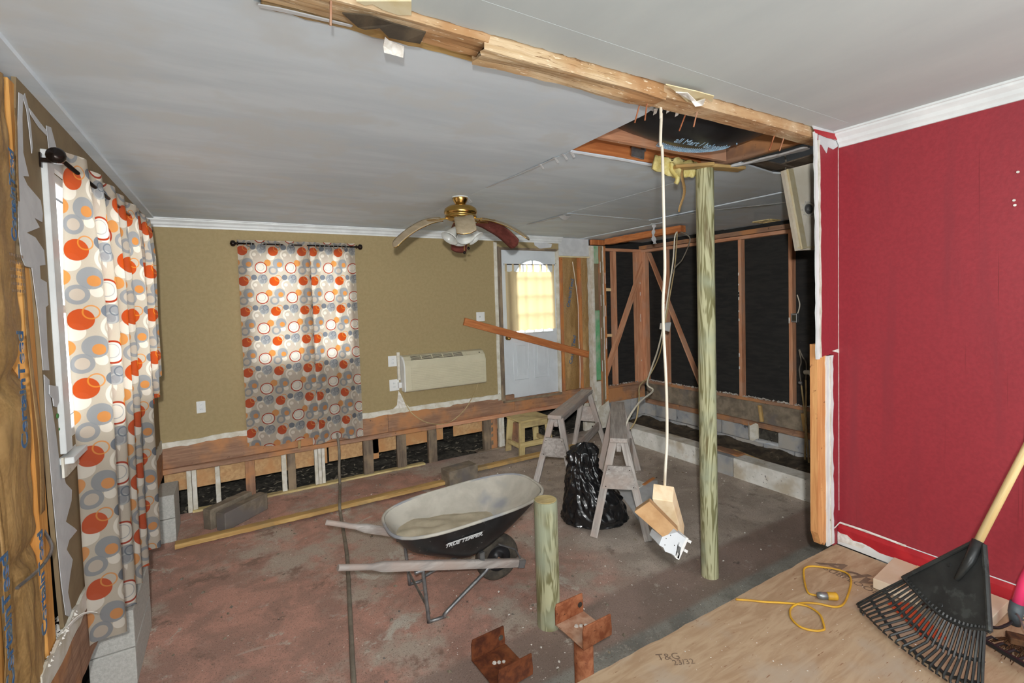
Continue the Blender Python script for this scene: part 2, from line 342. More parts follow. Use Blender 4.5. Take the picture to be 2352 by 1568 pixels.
def obj(name, mb, mat, parent=None, smooth=False, bevel=0, sub=0, thick=0, center=True, kind=None, fix=True):
    me = bpy.data.meshes.new(name); vs = [V(p) for p in mb.v]
    c = V((0, 0, 0))
    if center:
        lo = V([min(p[i] for p in vs) for i in range(3)]); hi = V([max(p[i] for p in vs) for i in range(3)]); c = (lo+hi)/2
    me.from_pydata([p-c for p in vs], [], mb.f)
    if mb.uv:
        mb.uv += [(0, 0)]*(len(mb.v)-len(mb.uv))
        ul = me.uv_layers.new(name='UVMap')
        for l in me.loops: ul.data[l.index].uv = mb.uv[l.vertex_index]
    if fix:
        bm = bmesh.new(); bm.from_mesh(me); bmesh.ops.recalc_face_normals(bm, faces=bm.faces); bm.to_mesh(me); bm.free()
    for mt in (mat if isinstance(mat, list) else [mat]): me.materials.append(MATS[mt])
    if smooth: me.polygons.foreach_set('use_smooth', [True]*len(me.polygons))
    o = bpy.data.objects.new(name, me); COL.objects.link(o); o.location = c
    if parent is not None: put(o, parent)
    if kind: o['kind'] = kind
    if bevel:
        b = o.modifiers.new('bevel', 'BEVEL'); b.width = bevel; b.segments = 2; b.limit_method = 'ANGLE'; b.angle_limit = rad(40)
    if thick:
        t = o.modifiers.new('solid', 'SOLIDIFY'); t.thickness = thick; t.offset = 0
    if sub:
        t = o.modifiers.new('sub', 'SUBSURF'); t.levels = sub; t.render_levels = sub
    return o
WL = {}
def put(o, parent):
    o.parent = parent; base = wl(parent); o.location = o.location-base
def wl(o):
    p = V(o.location)
    while o.parent is not None: o = o.parent; p = p+V(o.location)
    return p
def tag(o, label, cat, group=None):
    o['label'] = label; o['category'] = cat
    if group: o['group'] = group
    return o
def thing(name, loc, label, cat, group=None):
    o = bpy.data.objects.new(name, None); COL.objects.link(o); o.location = loc; o.empty_display_size = .1
    return tag(o, label, cat, group)
def struct(o): o['kind'] = 'structure'; return o
def group_node(name, loc=(0, 0, 0)):
    o = bpy.data.objects.new(name, None); COL.objects.link(o); o.location = loc; o['kind'] = 'structure'; return o
def board(name, p, q, w, h, mat, parent=None, up=(0, 0, 1), bevel=.003, rough=0, label=None):
    """a length of lumber whose grain runs along its own x axis"""
    p, q = V(p), V(q); d = q-p; L = d.length; d.normalize(); up = V(up); sd = up.cross(d)
    sd = sd.normalized() if sd.length > 1e-4 else V((0, 1, 0)); up2 = d.cross(sd)
    me = bpy.data.meshes.new(name); n = max(1, int(L/.04)) if rough else 1
    vs = []; fs = []; r = random.Random(int(L*1e4)+len(name))
    for i in range(n+1):
        x = -L/2+L*i/n
        for a, b in ((-1, -1), (1, -1), (1, 1), (-1, 1)): vs.append((x, a*w/2+r.uniform(-1, 1)*rough, b*h/2+r.uniform(-1, 1)*rough))
    for i in range(n):
        k = i*4; fs += [(k+j, k+(j+1) % 4, k+4+(j+1) % 4, k+4+j) for j in range(4)]
    fs += [(3, 2, 1, 0), (n*4, n*4+1, n*4+2, n*4+3)]
    me.from_pydata(vs, [], fs)
    bm = bmesh.new(); bm.from_mesh(me); bmesh.ops.recalc_face_normals(bm, faces=bm.faces); bm.to_mesh(me); bm.free()
    me.materials.append(MATS[mat])
    o = bpy.data.objects.new(name, me); COL.objects.link(o)
    o.rotation_euler = M((d, sd, up2)).transposed().to_euler(); o.location = (p+q)/2
    if bevel:
        b = o.modifiers.new('bevel', 'BEVEL'); b.width = bevel; b.segments = 1; b.limit_method = 'ANGLE'; b.angle_limit = rad(40)
    if parent is not None: put(o, parent)
    if label: o['label'] = label
    return o
def text(name, s, loc, xdir, ydir, size, mat, parent=None, shear=0, ext=.0006, bold=0, align='CENTER'):
    cu = bpy.data.curves.new(name, 'FONT'); cu.body = s; cu.size = size; cu.shear = shear; cu.extrude = ext; cu.offset = bold; cu.align_x = align; cu.align_y = 'CENTER'
    t = bpy.data.objects.new(name, cu); COL.objects.link(t); bpy.context.view_layer.update()
    me = bpy.data.meshes.new_from_object(t.evaluated_get(bpy.context.evaluated_depsgraph_get())); bpy.data.objects.remove(t); me.name = name
    me.materials.clear(); me.materials.append(MATS[mat])
    o = bpy.data.objects.new(name, me); COL.objects.link(o); x = V(xdir).normalized(); y = V(ydir); y = (y-x*y.dot(x)).normalized()
    o.rotation_euler = M((x, y, x.cross(y))).transposed().to_euler(); o.location = V(loc)
    if parent is not None: put(o, parent)
    return o
def ragged(p, q, n, amp, ax, rs):
    p, q = V(p), V(q); ax = V(ax); r = random.Random(rs)
    return [p.lerp(q, i/n)+ax*(r.uniform(-1, 1)*amp if 0 < i < n else 0) for i in range(n+1)]

# ================================================================== the setting
XL, XR, YB, ZC, ZS = -.65, 3.055, 5.8, 2.40, -.56       # left wall, red wall, back wall, ceiling, slab
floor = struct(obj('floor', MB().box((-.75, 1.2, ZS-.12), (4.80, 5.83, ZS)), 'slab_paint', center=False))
# plywood subfloor of the near room, two sheets with a joint, carried by a joist at its free edge
ply = group_node('floor', (1, 0, 0))
obj('plywood_sheet', MB().prism(ragged((-.6, 1.457, -.02), (2.80, 1.457, -.02), 60, .004, (0, 1, 0), 3)+[V((2.80, 1.13, -.02)), V((2.80, 1.13, -.02)), V((2.80, -2.2, -.02)), V((-.6, -2.2, -.02))], (0, 0, .02)), 'plywood', ply, center=False)
obj('plywood_sheet', MB().prism([(2.803, 1.457, -.02), (3.03, 1.457, -.02), (3.03, 1.135, -.02), (2.803, 1.135, -.02)], (0, 0, .02)), 'plywood', ply, center=False)
obj('plywood_sheet', MB().box((2.803, -2.2, -.021), (3.03, 1.131, -.001)), 'plywood', ply, center=False)
board('joist', (-.6, 1.41, -.12), (2.95, 1.41, -.12), .04, .19, 'lumber_brown', ply)
board('joist', (2.98, -.5, -.12), (2.98, 1.38, -.12), .04, .19, 'lumber_brown', ply)

# ceilings
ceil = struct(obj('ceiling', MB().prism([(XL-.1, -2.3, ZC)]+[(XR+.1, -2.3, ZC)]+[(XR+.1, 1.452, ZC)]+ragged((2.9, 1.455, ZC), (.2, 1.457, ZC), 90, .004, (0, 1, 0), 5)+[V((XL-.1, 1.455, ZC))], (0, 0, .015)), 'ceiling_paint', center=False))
obj('taped_edge', MB().prism([(.3, 1.30, ZC-.0007)]+[(2.92, 1.335, ZC-.0007)]+ragged((2.92, 1.452, ZC-.0007), (.3, 1.452, ZC-.0007), 60, .004, (0, 1, 0), 9), (0, 0, .001)), 'ceiling_paint', ceil, center=False)
ceil2 = group_node('ceiling', (2, 4, ZC))
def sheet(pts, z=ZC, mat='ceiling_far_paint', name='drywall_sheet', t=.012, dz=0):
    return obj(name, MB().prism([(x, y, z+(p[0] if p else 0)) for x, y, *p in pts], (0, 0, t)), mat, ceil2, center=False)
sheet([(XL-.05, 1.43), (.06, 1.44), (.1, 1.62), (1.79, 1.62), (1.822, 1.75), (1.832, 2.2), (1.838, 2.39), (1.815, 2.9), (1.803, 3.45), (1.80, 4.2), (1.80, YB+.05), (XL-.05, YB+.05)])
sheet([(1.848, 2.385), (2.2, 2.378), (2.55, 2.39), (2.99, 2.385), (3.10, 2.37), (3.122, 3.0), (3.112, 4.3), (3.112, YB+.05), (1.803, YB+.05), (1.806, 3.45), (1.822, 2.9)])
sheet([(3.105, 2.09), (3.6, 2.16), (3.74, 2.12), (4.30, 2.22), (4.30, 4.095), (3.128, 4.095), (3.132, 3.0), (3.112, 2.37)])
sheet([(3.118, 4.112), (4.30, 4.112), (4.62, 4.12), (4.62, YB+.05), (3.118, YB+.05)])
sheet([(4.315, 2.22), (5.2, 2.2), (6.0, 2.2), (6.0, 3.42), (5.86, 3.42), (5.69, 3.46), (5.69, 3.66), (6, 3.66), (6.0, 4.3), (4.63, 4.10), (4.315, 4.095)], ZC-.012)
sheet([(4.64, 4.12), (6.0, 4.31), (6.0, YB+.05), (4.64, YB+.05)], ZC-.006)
sheet([(5.86, 3.42, 0), (6.0, 3.42, 0), (6.0, 3.66, 0), (5.86, 3.66, 0)], ZC-.012)
# frame of the open register in the far ceiling
vf = thing('ceiling_vent', (5.78, 3.55, ZC-.02), 'open register frame in the far ceiling beside the leaning board', 'vent')
for p, q in (((5.68, 3.45), (5.88, 3.45)), ((5.88, 3.45), (5.88, 3.67)), ((5.88, 3.67), (5.68, 3.67)), ((5.68, 3.67), (5.68, 3.45)), ((5.78, 3.45), (5.80, 3.67))):
    board('slat', (p[0], p[1], ZC-.018), (q[0], q[1], ZC-.018), .03, .012, 'lumber_step', vf)
# loose tape and torn strips along the joints
def strip(name, pts, w, mat, parent, t=.0015, wv=(0, 1, 0)):
    pts = crom([V(p) for p in pts], 5); wv = V(wv); mb = MB()
    k = len(pts); vs = []
    for i, p in enumerate(pts):
        a = w*(.75+.35*sin(i*1.7)+.15*sin(i*.6)); vs += [p-wv*a/2, p+wv*a/2]
    return obj(name, mb.add(vs, [(2*i, 2*i+1, 2*i+3, 2*i+2) for i in range(k-1)]), mat, parent, thick=t, center=False, fix=False)
strip('joint_tape', [(4.31, 4.05, 2.385), (4.32, 3.6, 2.372), (4.37, 3.2, 2.365), (4.46, 2.8, 2.345), (4.55, 2.55, 2.34), (4.66, 2.42, 2.375)], .05, 'drywall_paper', ceil2, wv=(1, 0, .3))
strip('joint_tape', [(3.121, 4.12, 2.392), (3.119, 4.4, 2.384), (3.118, 4.7, 2.390), (3.119, 4.88, 2.398)], .05, 'drywall_paper', ceil2, wv=(1, 0, 0))
strip('joint_tape', [(3.10, 4.10, 2.393), (3.6, 4.106, 2.390), (4.28, 4.11, 2.392)], .022, 'drywall_paper', ceil2, wv=(0, 1, 0))
strip('joint_tape', [(1.83, 2.5, 2.394), (1.818, 2.8, 2.386), (1.808, 3.2, 2.392), (1.804, 3.42, 2.398)], .018, 'drywall_paper', ceil2, wv=(1, 0, 0))
strip('joint_tape', [PZ(1500, 512, 2.385), PZ(1502, 514, 2.37)-V((0, 0, .03)), PZ(1500, 515, 2.37)-V((0, 0, .13)), PZ(1502, 516, 2.37)-V((-.01, 0, .23))], .05, 'drywall_paper', ceil2, wv=(.7, -.7, 0))
strip('joint_tape', [PZ(1410, 515, 2.39), PZ(1450, 508, 2.375), PZ(1500, 507, 2.39)], .02, 'drywall_paper', ceil2, wv=(0, 1, 0))
obj('paper_scrap', MB().grid(lambda u, v: V((3.10+.10*u, 4.14+.09*v, 2.385-.03*u*v-.012*sin(3*u))), 4, 3), 'drywall_paper', ceil2, thick=.002)
for x, y in ((1.83, 2.42), (1.82, 2.50), (1.815, 2.66), (1.84, 2.36)):
    obj('paper_scrap', MB().grid(lambda u, v: V((x+.035*u-.01, y+.018*v, 2.392-.028*u*u)), 3, 2), 'drywall_paper', ceil2, thick=.0015)
strip('drywall_edge', [(3.145, 1.66, 2.392), (3.12, 1.95, 2.390), (3.07, 2.25, 2.392), (2.99, 2.40, 2.394)], .055, 'drywall_paper', ceil2, t=.012, wv=(1, .2, 0))
strip('drywall_edge', [(1.86, 2.385, 2.398), (2.3, 2.38, 2.396), (2.7, 2.39, 2.394), (2.9, 2.39, 2.396)], .014, 'drywall_paper', ceil2, t=.010, wv=(0, 1, 0))
# joists over the hole, and the roof void above
board('joist', (1.87, 2.40, 2.475), (3.06, 2.40, 2.475), .038, .12, 'lumber_rust', ceil2)
board('joist', (1.72, 2.19, 2.55), (3.06, 2.19, 2.55), .038, .24, 'lumber_red', ceil2)
board('joist', (3.085, 1.62, 2.525), (3.085, 2.41, 2.525), .038, .22, 'lumber_brown', ceil2)
board('joist', (3.125, 1.62, 2.505), (3.125, 2.41, 2.505), .038, .17, 'lumber_weathered', ceil2)
board('joist', (3.03, 1.66, 2.63), (3.03, 2.16, 2.63), .038, .14, 'lumber_weathered', ceil2)
obj('kraft_panel', MB().prism([(3.18, 2.02, 2.415), (3.70, 2.06, 2.43), (3.62, 2.20, 2.43), (3.18, 2.20, 2.42)], (0, 0, .01)), 'lumber_weathered', ceil2, center=False)
obj('kraft_panel', MB().prism([(3.60, 1.86, 2.46), (4.1, 1.90, 2.47), (4.1, 2.25, 2.46), (3.62, 2.22, 2.45)], (0, 0, .01)), 'lumber_weathered', ceil2, center=False)
board('joist', (3.2, 1.80, 2.56), (4.6, 1.80, 2.56), .038, .14, 'lumber_weathered', ceil2)
roof = struct(obj('roof', MB().box((-1, -2.6, 2.95), (6.4, 6.3, 3.0)).box((-1, -2.6, 2.41), (-.9, 6.3, 2.95)).box((6.2, -2.6, 2.41), (6.3, 6.3, 2.95)).box((-1, -2.6, 2.41), (6.3, -2.5, 2.95)).box((-1, 6.0, 2.41), (6.3, 6.1, 2.95)), 'sheathing_black', center=False))
# sagging black vapour sheet over the hole with its printing
def sagz(u, v): return 2.57-.185*(sin(pi*min(1, max(0, u)))**.9)*sin(pi*min(1, .12+v*.66))+.010*sin(9*u+4*v)
pl = obj('vapor_barrier', MB().grid(lambda u, v: V((1.80+1.30*u, 1.60+.555*v, sagz(u, v))), 30, 14), 'plastic_black', smooth=True, thick=.002)
put(pl, ceil2)
def onsag(u, v, dz=-.005): return V((1.80+1.30*u, 1.60+.555*v, sagz(u, v)+dz))
mb = MB()
for i in range(34):
    u = .34+.36*i/33; w = .74-.20*((u-.34)/.36)**2; c = onsag(u, w); mb.tube([c+V((.016*sin(a), .045*cos(a), -.003-.012*cos(a))) for a in [rad(-80+20*j) for j in range(9)]], .0028, 4)
obj('printed_band', mb, 'ink_sky', pl, kind='stuff')
text('printed_lettering', 'all Mart / bales', onsag(.46, .52, -.010), (1, -.05, 0), (0, -1, .35), .060, 'ink_sky', pl)
for p, q in (((.76, .55), (.79, .60)), ((.72, .75), (.74, .78))): obj('printed_mark', MB().tube([onsag(*p), onsag(*q)], .005, 4), 'ink_sky', pl)

# rotten beam between the two rooms
beam = group_node('beam', (1.5, 1.54, 2.42))
def rotbeam(x0, x1, y0, y1, zb, zt, mat, seed, amp):
    def surf(x, t):   # t runs round the section: near face, underside, far face
        pts = [(y0, zt), (y0, zb), (y1, zb), (y1, zt)]; s = t*3; i = min(2, int(s)); f = s-i
        y = pts[i][0]+(pts[i+1][0]-pts[i][0])*f; z = pts[i][1]+(pts[i+1][1]-pts[i][1])*f
        n = NZ.noise(V((x*4, y*22, z*22+seed)))*amp+NZ.noise(V((x*1.4, y*9, seed)))*amp
        e = NZ.noise(V((x*16, seed, 3)))*amp*.5
        return V((x+(NZ.noise(V((y*40, z*40, seed+x)))*.02 if x in (x0, x1) else 0), y+(e if i != 1 else 0)+n*.3, z+(n if .2 < t < .8 else 0)))
    return obj('timber', MB().grid(lambda u, v: surf(x0+(x1-x0)*u, v), 160, 18), mat, beam, center=True)
b1 = rotbeam(.105, .80, 1.462, 1.565, 2.374, 2.58, 'beam_rot', 1, .006)
b2 = rotbeam(.78, 1.66, 1.465, 1.568, 2.346, 2.58, 'beam_rot', 5, .010)
b3 = rotbeam(1.65, 2.98, 1.465, 1.560, 2.350, 2.58, 'beam_right', 9, .005)
board('timber', (.12, 1.605, 2.44), (.82, 1.612, 2.44), .05, .10, 'lumber_yellow', beam, rough=.003)
board('timber', (1.6, 1.625, 2.48), (3.05, 1.625, 2.48), .05, .14, 'lumber_brown', beam, rough=.003)
def scrap(name, pix, z, mat, ext=(0, 0, -.004), parent=None, dz=None):
    pts = [PZ(x, y, z+(dz[i] if dz else 0)) for i, (x, y) in enumerate(pix)]
    return obj(name, MB().prism(pts, ext), mat, parent or beam, center=False)
scrap('torn_paper', [(786, 28), (850, 33), (905, 52), (978, 72), (965, 98), (930, 92), (893, 84), (872, 62), (838, 66), (822, 60)], 2.357, 'dark_paper', dz=[0, 0, 0, 0, -.012, -.02, -.02, -.01, -.012, -.01])
scrap('torn_paper', [(818, 0), (945, 0), (945, 32), (915, 32), (880, 20), (855, 6), (838, 10)], 2.380, 'cream_paper')
scrap('torn_paper', [(884, 84), (893, 92), (928, 106), (926, 130), (905, 124), (882, 118), (880, 104)], 2.350, 'plaster', dz=[0, 0, 0, -.03, -.03, -.03, -.01])
scrap('torn_paper', [(1529, 192), (1600, 208), (1640, 219), (1635, 232), (1618, 222), (1612, 240), (1578, 232), (1560, 214)], 2.352, 'cream_paper')
scrap('torn_paper', [(1552, 210), (1580, 212), (1600, 232), (1620, 226), (1614, 240), (1597, 243), (1588, 230), (1573, 222)], 2.346, 'plaster', dz=[0, 0, -.01, -.01, -.02, -.03, -.01, 0])
scrap('drywall_edge', [(593, 8), (640, 16), (700, 30), (810, 57), (806, 60), (700, 36), (595, 14)], 2.388, 'drywall_paper')
scrap('drywall_edge', [(1440, 224), (1480, 236), (1508, 248), (1500, 254), (1470, 242)], 2.372, 'drywall_paper')
for x, y in ((1503, 250), (1517, 244), (1533, 246), (1553, 254)):
    scrap('paper_scrap', [(x, y), (x+8, y-2), (x+5, y+8), (x-3, y+13)], 2.36, 'plaster')
for k, (x, y, l, t) in enumerate(((1472, 228, .10, -.02), (1488, 220, .10, 0), (1577, 256, .09, -.03), (1604, 244, .09, -.01), (1782, 302, .10, -.03), (1803, 308, .09, -.02), (760, 2, .06, 0))):
    p = PZ(x, y, 2.375); obj('nail', MB().tube([p, p+V((t, .02, -l))], .0035, 6), 'rust', beam)

# red wall of the near room with its stub, crown and baseboard
wr = struct(obj('wall_right', MB().box((XR, -2.3, 0), (XR+.10, 1.45, ZC)), 'red_paint', center=False))
obj('wall_stub', MB().prism([(2.835, 1.45, 2.36), (XR, 1.45, 2.36), (XR, 1.45, .004), (2.992, 1.45, .004), (2.992, 1.45, 1.133)]+ragged((2.990, 1.45, 1.138), (2.835, 1.45, 1.128), 6, .004, (0, 0, 1), 4), (0, .014, 0)), 'red_paint', wr, center=False)
def strip_edge(name, pts, w, mat, parent, seed, d=.010, y=1.446):
    r = random.Random(seed); L = [V(p) for p in pts]; n = 26; a = []; b = []
    for i in range(n+1):
        t = i/n*(len(L)-1); k = min(len(L)-2, int(t)); p = L[k].lerp(L[k+1], t-k); a.append(p+V((r.uniform(-.004, .004), 0, 0))); b.append(p+V((w+r.uniform(-.006, .006), 0, 0)))
    return obj(name, MB().prism(a+b[::-1], (0, d, 0)), mat, parent, center=False)
strip_edge('corner_strip', [(2.797, 1.444, 2.37), (2.812, 1.444, 1.8), (2.812, 1.444, 1.118)], .026, 'white_trim', wr, 1)
strip_edge('corner_strip', [(2.830, 1.441, 2.33), (2.840, 1.441, 1.8), (2.842, 1.441, 1.125)], .012, 'white_dirty', wr, 6)
strip_edge('corner_strip', [(2.915, 1.445, 1.128), (2.915, 1.445, .6), (2.920, 1.445, .02)], .070, 'white_trim', wr, 2)
strip_edge('corner_strip', [(2.944, 1.441, 1.12), (2.944, 1.441, .6), (2.947, 1.441, .03)], .008, 'white_dirty', wr, 3)
obj('wall_stud', MB().prism([(2.832, 1.454, 1.20), (2.93, 1.454, 1.20), (2.93, 1.454, .055), (2.90, 1.454, .03), (2.885, 1.454, .052), (2.865, 1.454, .045), (2.848, 1.454, .085), (2.832, 1.454, .12)], (0, .04, 0)), 'stud_upright', wr)
# peeled paint at the head of the stub
obj('torn_paper', MB().prism([PY(x, y, 1.447) for x, y in ((1881, 306), (1929, 328), (1928, 334), (1914, 343), (1902, 337), (1899, 351), (1888, 333), (1880, 330))], (0, .003, 0)), 'drywall_paper', wr, center=False)
obj('torn_paper', MB().prism([PY(x, y, 1.444) for x, y in ((1866, 288), (1935, 303), (1930, 318), (1924, 324), (1900, 312), (1872, 300))], (0, .004, 0)), 'drywall_paper', wr, center=False)
obj('torn_paper', MB().prism([PY(x, y, 1.442) for x, y in ((1870, 296), (1922, 308), (1926, 322), (1900, 316), (1874, 305))], (0, .003, 0)), 'red_edge_paint', wr, center=False)
obj('torn_paper', MB().prism([PY(x, y, 1.447) for x, y in ((1912, 806), (1925, 801), (1942, 806), (1926, 810))], (0, .003, 0)), 'plaster', wr, center=False)
obj('corner_line', MB().tube([(XR-.001, 1.449, .2), (XR-.001, 1.449, 2.33)], .0016, 5), 'plaster', wr)
def moulding(name, prof, p, q, out, mat, parent=None, up=(0, 0, 1)):
    p, q, out, up = V(p), V(q), V(out), V(up); vs = []; n = len(prof)
    for c in (p, q): vs += [c+out*a+up*b for a, b in prof]
    return obj(name, MB().add(vs, [tuple(range(n)), tuple(range(n, 2*n))[::-1]]+[(i, (i+1) % n, n+(i+1) % n, n+i) for i in range(n)]), mat, parent, center=False)
crown = [(0, -.085), (.010, -.085), (.012, -.070), (.024, -.058), (.030, -.040), (.050, -.022), (.052, -.012), (.062, -.010), (.062, 0), (0, 0)]
struct(moulding('trim_1', crown, (XR, -2.3, ZC), (XR, 1.442, ZC), (-1, 0, 0), 'white_trim'))
bb = struct(moulding('baseboard_right', [(0, 0), (.016, 0), (.016, .096), (.010, .118), (0, .122)], (XR, -2.3, .004), (XR, 1.448, .004), (-1, 0, 0), 'red_edge_paint'))
obj('bare_strip', MB().prism([(XR-.018, 1.448, .004), (XR-.018, -2.3, .004)]+[V((XR-.018, -2.3+3.748*i/90, .042+.004*sin(i*1.9)+.003*sin(i*4.7)+(.028*max(0, 1-(90-i)/6)))) for i in range(91)], (.003, 0, 0)), 'white_trim', bb, center=False)
obj('caulk_line', MB().tube([(XR-.004, -2.3, .126), (XR-.004, 1.0, .126), (XR-.004, 1.446, .128)], .0030, 6), 'white_trim', bb)
obj('caulk_line', MB().tube([(XR-.006, 1.12, .128), (XR-.007, 1.3, .134), (XR-.006, 1.44, .130)], .006, 6).tube([(XR-.01, 1.443, .128), (2.99, 1.443, .112)], .003, 6), 'plaster', bb)
obj('plaster_patch', MB().prism([(XR-.02, 1.448, .02), (XR-.02, 1.32, .03), (XR-.02, 1.30, .055), (XR-.02, 1.36, .05), (XR-.02, 1.40, .075), (XR-.02, 1.448, .07)], (.004, 0, 0)), 'plaster', bb, center=False)
for q in ((2338, 395), (2329, 460), (2331, 471)):
    p = PX(*q, XR-.002); obj('nail_hole', MB().lathe([(.006, 0), (.005, .003)], p, 8, (-1, 0, 0)), 'plaster', wr)
# closing walls of the near room behind the photographer
struct(obj('wall_near', MB().box((XL-.1, -2.4, -.6), (XR+.1, -2.3, ZC+.05)), 'drywall_paper', center=False))

# back wall: painted drywall around window and door
WX0, WX1, WZ0, WZ1 = .20, 1.22, .90, 2.12
DX0, DX1, DZ0, DZ1 = 3.235, 4.20, .10, 2.20
wb = MB(); T = .03
for lo, hi in (((XL, .17), (WX0, ZC)), ((WX0, .17), (WX1, WZ0)), ((WX0, WZ1), (WX1, ZC)), ((WX1, .17), (DX0-.02, ZC)), ((DX0-.02, DZ1+.03), (DX1+.03, ZC))):
    wb.box((lo[0], YB, lo[1]), (hi[0], YB+T, hi[1]))
wback = struct(obj('wall_back', wb, 'tan_paint', center=False))
obj('drywall_header', MB().box((DX1+.03, YB-.004, 2.135), (4.80, YB+T, ZC)), 'drywall_paper', wback, center=False)
board('header_strip', (DX1+.02, YB-.01, 2.12), (4.80, YB-.01, 2.12), .03, .02, 'cream_paper', wback)
obj('outer_sheathing', MB().box((XL, YB+.12, -.10), (WX0, YB+.14, ZC)).box((WX1, YB+.12, -.10), (DX0, YB+.14, ZC)).box((WX0, YB+.12, -.1), (WX1, YB+.14, WZ0)).box((WX0, YB+.12, WZ1), (WX1, YB+.14, ZC)).box((DX0, YB+.12, DZ1+.02), (DX1, YB+.14, ZC)).box((DX1, YB+.12, -.1), (6.1, YB+.14, ZC)), 'sheathing_black', wback, center=False)
struct(moulding('trim_2', [(a*1.1, b*1.02) for a, b in crown], (XL, YB, ZC), (4.27, YB, ZC), (0, -1, 0), 'white_trim'))
# what is left of the baseboard
r = random.Random(3); top = [V((XL+(DX0-.06-XL)*i/70, YB-.016, .205+r.uniform(-.003, .004)-(.012 if i < 8 else 0))) for i in range(71)]
bot = [V((p.x, p.y, .150+r.uniform(-.005, .008)-(.012 if k % 17 < 6 else 0))) for k, p in enumerate(top)]
bbk = struct(obj('baseboard_back', MB().prism(top+bot[::-1], (0, .016, 0)), 'white_dirty', center=False))
obj('torn_paper', MB().prism([PY(x, y, YB-.003) for x, y in ((915, 897), (921, 905), (930, 925), (941, 935), (900, 942), (912, 930))], (0, .003, 0)), 'plaster', wback, center=False)
obj('torn_paper', MB().prism([PY(x, y, YB-.004) for x, y in ((1226, 553), (1268, 560), (1266, 568), (1240, 571), (1228, 563))], (0, .003, 0)), 'drywall_paper', wback, center=False)
# rim board, ledger lip and cripple studs under the wall
board('rim_board', (XL, YB+.02, .035), (1.6, YB+.02, .035), .045, .27, 'lumber_brown', wback, rough=.002)
board('rim_board', (1.602, YB+.02, .035), (3.40, YB+.02, .035), .045, .27, 'lumber_brown', wback, rough=.002)
board('rim_board', (3.402, YB+.02, .0), (4.80, YB+.02, .0), .045, .22, 'lumber_brown', wback, rough=.002)
board('ledger', (XL, YB-.022, -.092), (2.2, YB-.022, -.092), .045, .05, 'lumber_brown', wback, rough=.002)
board('ledger', (2.203, YB-.022, -.092), (4.78, YB-.022, -.092), .045, .05, 'lumber_red', wback, rough=.002)
board('sole_plate', (-.42, YB+.02, ZS+.012), (2.05, YB+.02, ZS+.012), .08, .022, 'lumber_step', wback, rough=.002)
board('sole_plate', (2.8, YB+.04, ZS+.012), (3.7, YB+.04, ZS+.012), .08, .022, 'lumber_weathered', wback, rough=.002)
for x0, x1, zb in ((XL, .9, -.34), (.92, 1.75, -.33), (1.77, 2.35, -.31), (2.5, 3.2, -.30), (1.35, 1.5, -.40)):
    obj('skirt_panel', MB().box((x0, YB+.105, zb), (x1, YB+.118, -.06)), 'osb', wback, center=True)
for i, (x0, x1, kind) in enumerate(((428, 452, 'w'), (494, 505, 'w'), (563, 585, 'b'), (646, 657, 'w'), (660, 678, 'g'), (721, 746, 'w'), (834, 856, 'g'), (911, 932, 'g'), (983, 1002, 'g'), (1110, 1131, 'g'), (1126, 1140, 'b'), (1144, 1157, 'w'), (1172, 1190, 'b'), (1340, 1357, 'w'))):
    a = PY(x0, 1090-(x0-440)*.13, YB+.04).x; b = PY(x1, 1090-(x0-440)*.13, YB+.04).x; w = b-a
    mat = {'w': 'white_dirty', 'b': 'lumber_brown', 'g': 'lumber_weathered'}[kind]
    if kind == 'w' and w > .07:
        for k in range(2 if w < .115 else 3):
            n = 2 if w < .115 else 3; board('cripple_stud', (a+w/n*(k+.5), YB+.03+.004*k, -.115), (a+w/n*(k+.5), YB+.03+.004*k, ZS), w/n-.004, .05, mat, wback, up=(0, 1, 0))
    else: board('cripple_stud', ((a+b)/2, YB+.04, -.115), ((a+b)/2, YB+.04, ZS), w, .06, mat, wback, up=(0, 1, 0), rough=.002)
board('cleat', PY(688, 1012, YB-.055), PY(687, 1030, YB-.055), .03, .02, 'lumber_yellow', wback, up=(0, 1, 0))
# bay right of the door: studs and kraft-faced insulation
for x in (4.28, 4.63): board('stud', (x, YB+.05, .11), (x, YB+.05, 2.12), .045, .09, 'lumber_orange', wback, up=(0, 1, 0))
bat = obj('insulation_batt', MB().grid(lambda u, v: V((4.30+.31*u, YB+.055-.03*sin(pi*u)*(1+.5*NZ.noise(V((u*3, v*9, 2))))+.012*NZ.noise(V((u*6, v*14, 7))), .11+2.01*v)), 14, 60), 'kraft_paper', wback, smooth=True)
bat2 = obj('insulation_batt', MB().grid(lambda u, v: V((4.65+.14*u, YB+.03-.02*sin(pi*u)+.018*NZ.noise(V((u*4, v*16, 4))), .11+2.01*v)), 8, 60), 'kraft_paper', wback, smooth=True)
text('printed_lettering', 'CertainTeed', (4.44, YB+.014, 1.58), (.22, 0, 1), (-1, 0, .2), .085, 'ink_blue', wback, bold=.002)
text('printed_lettering', 'CertainTeed', (4.46, YB+.014, .72), (.22, 0, 1), (-1, 0, .2), .085, 'ink_blue', wback, bold=.002)
obj('wire', MB().tube([(4.50, YB+.02, 2.05), (4.52, YB-.005, 1.8), (4.56, YB-.015, 1.4), (4.56, YB-.012, .9), (4.575, YB-.01, .5), (4.57, YB, .12)], .006, 6, 6), 'cable_white', wback)
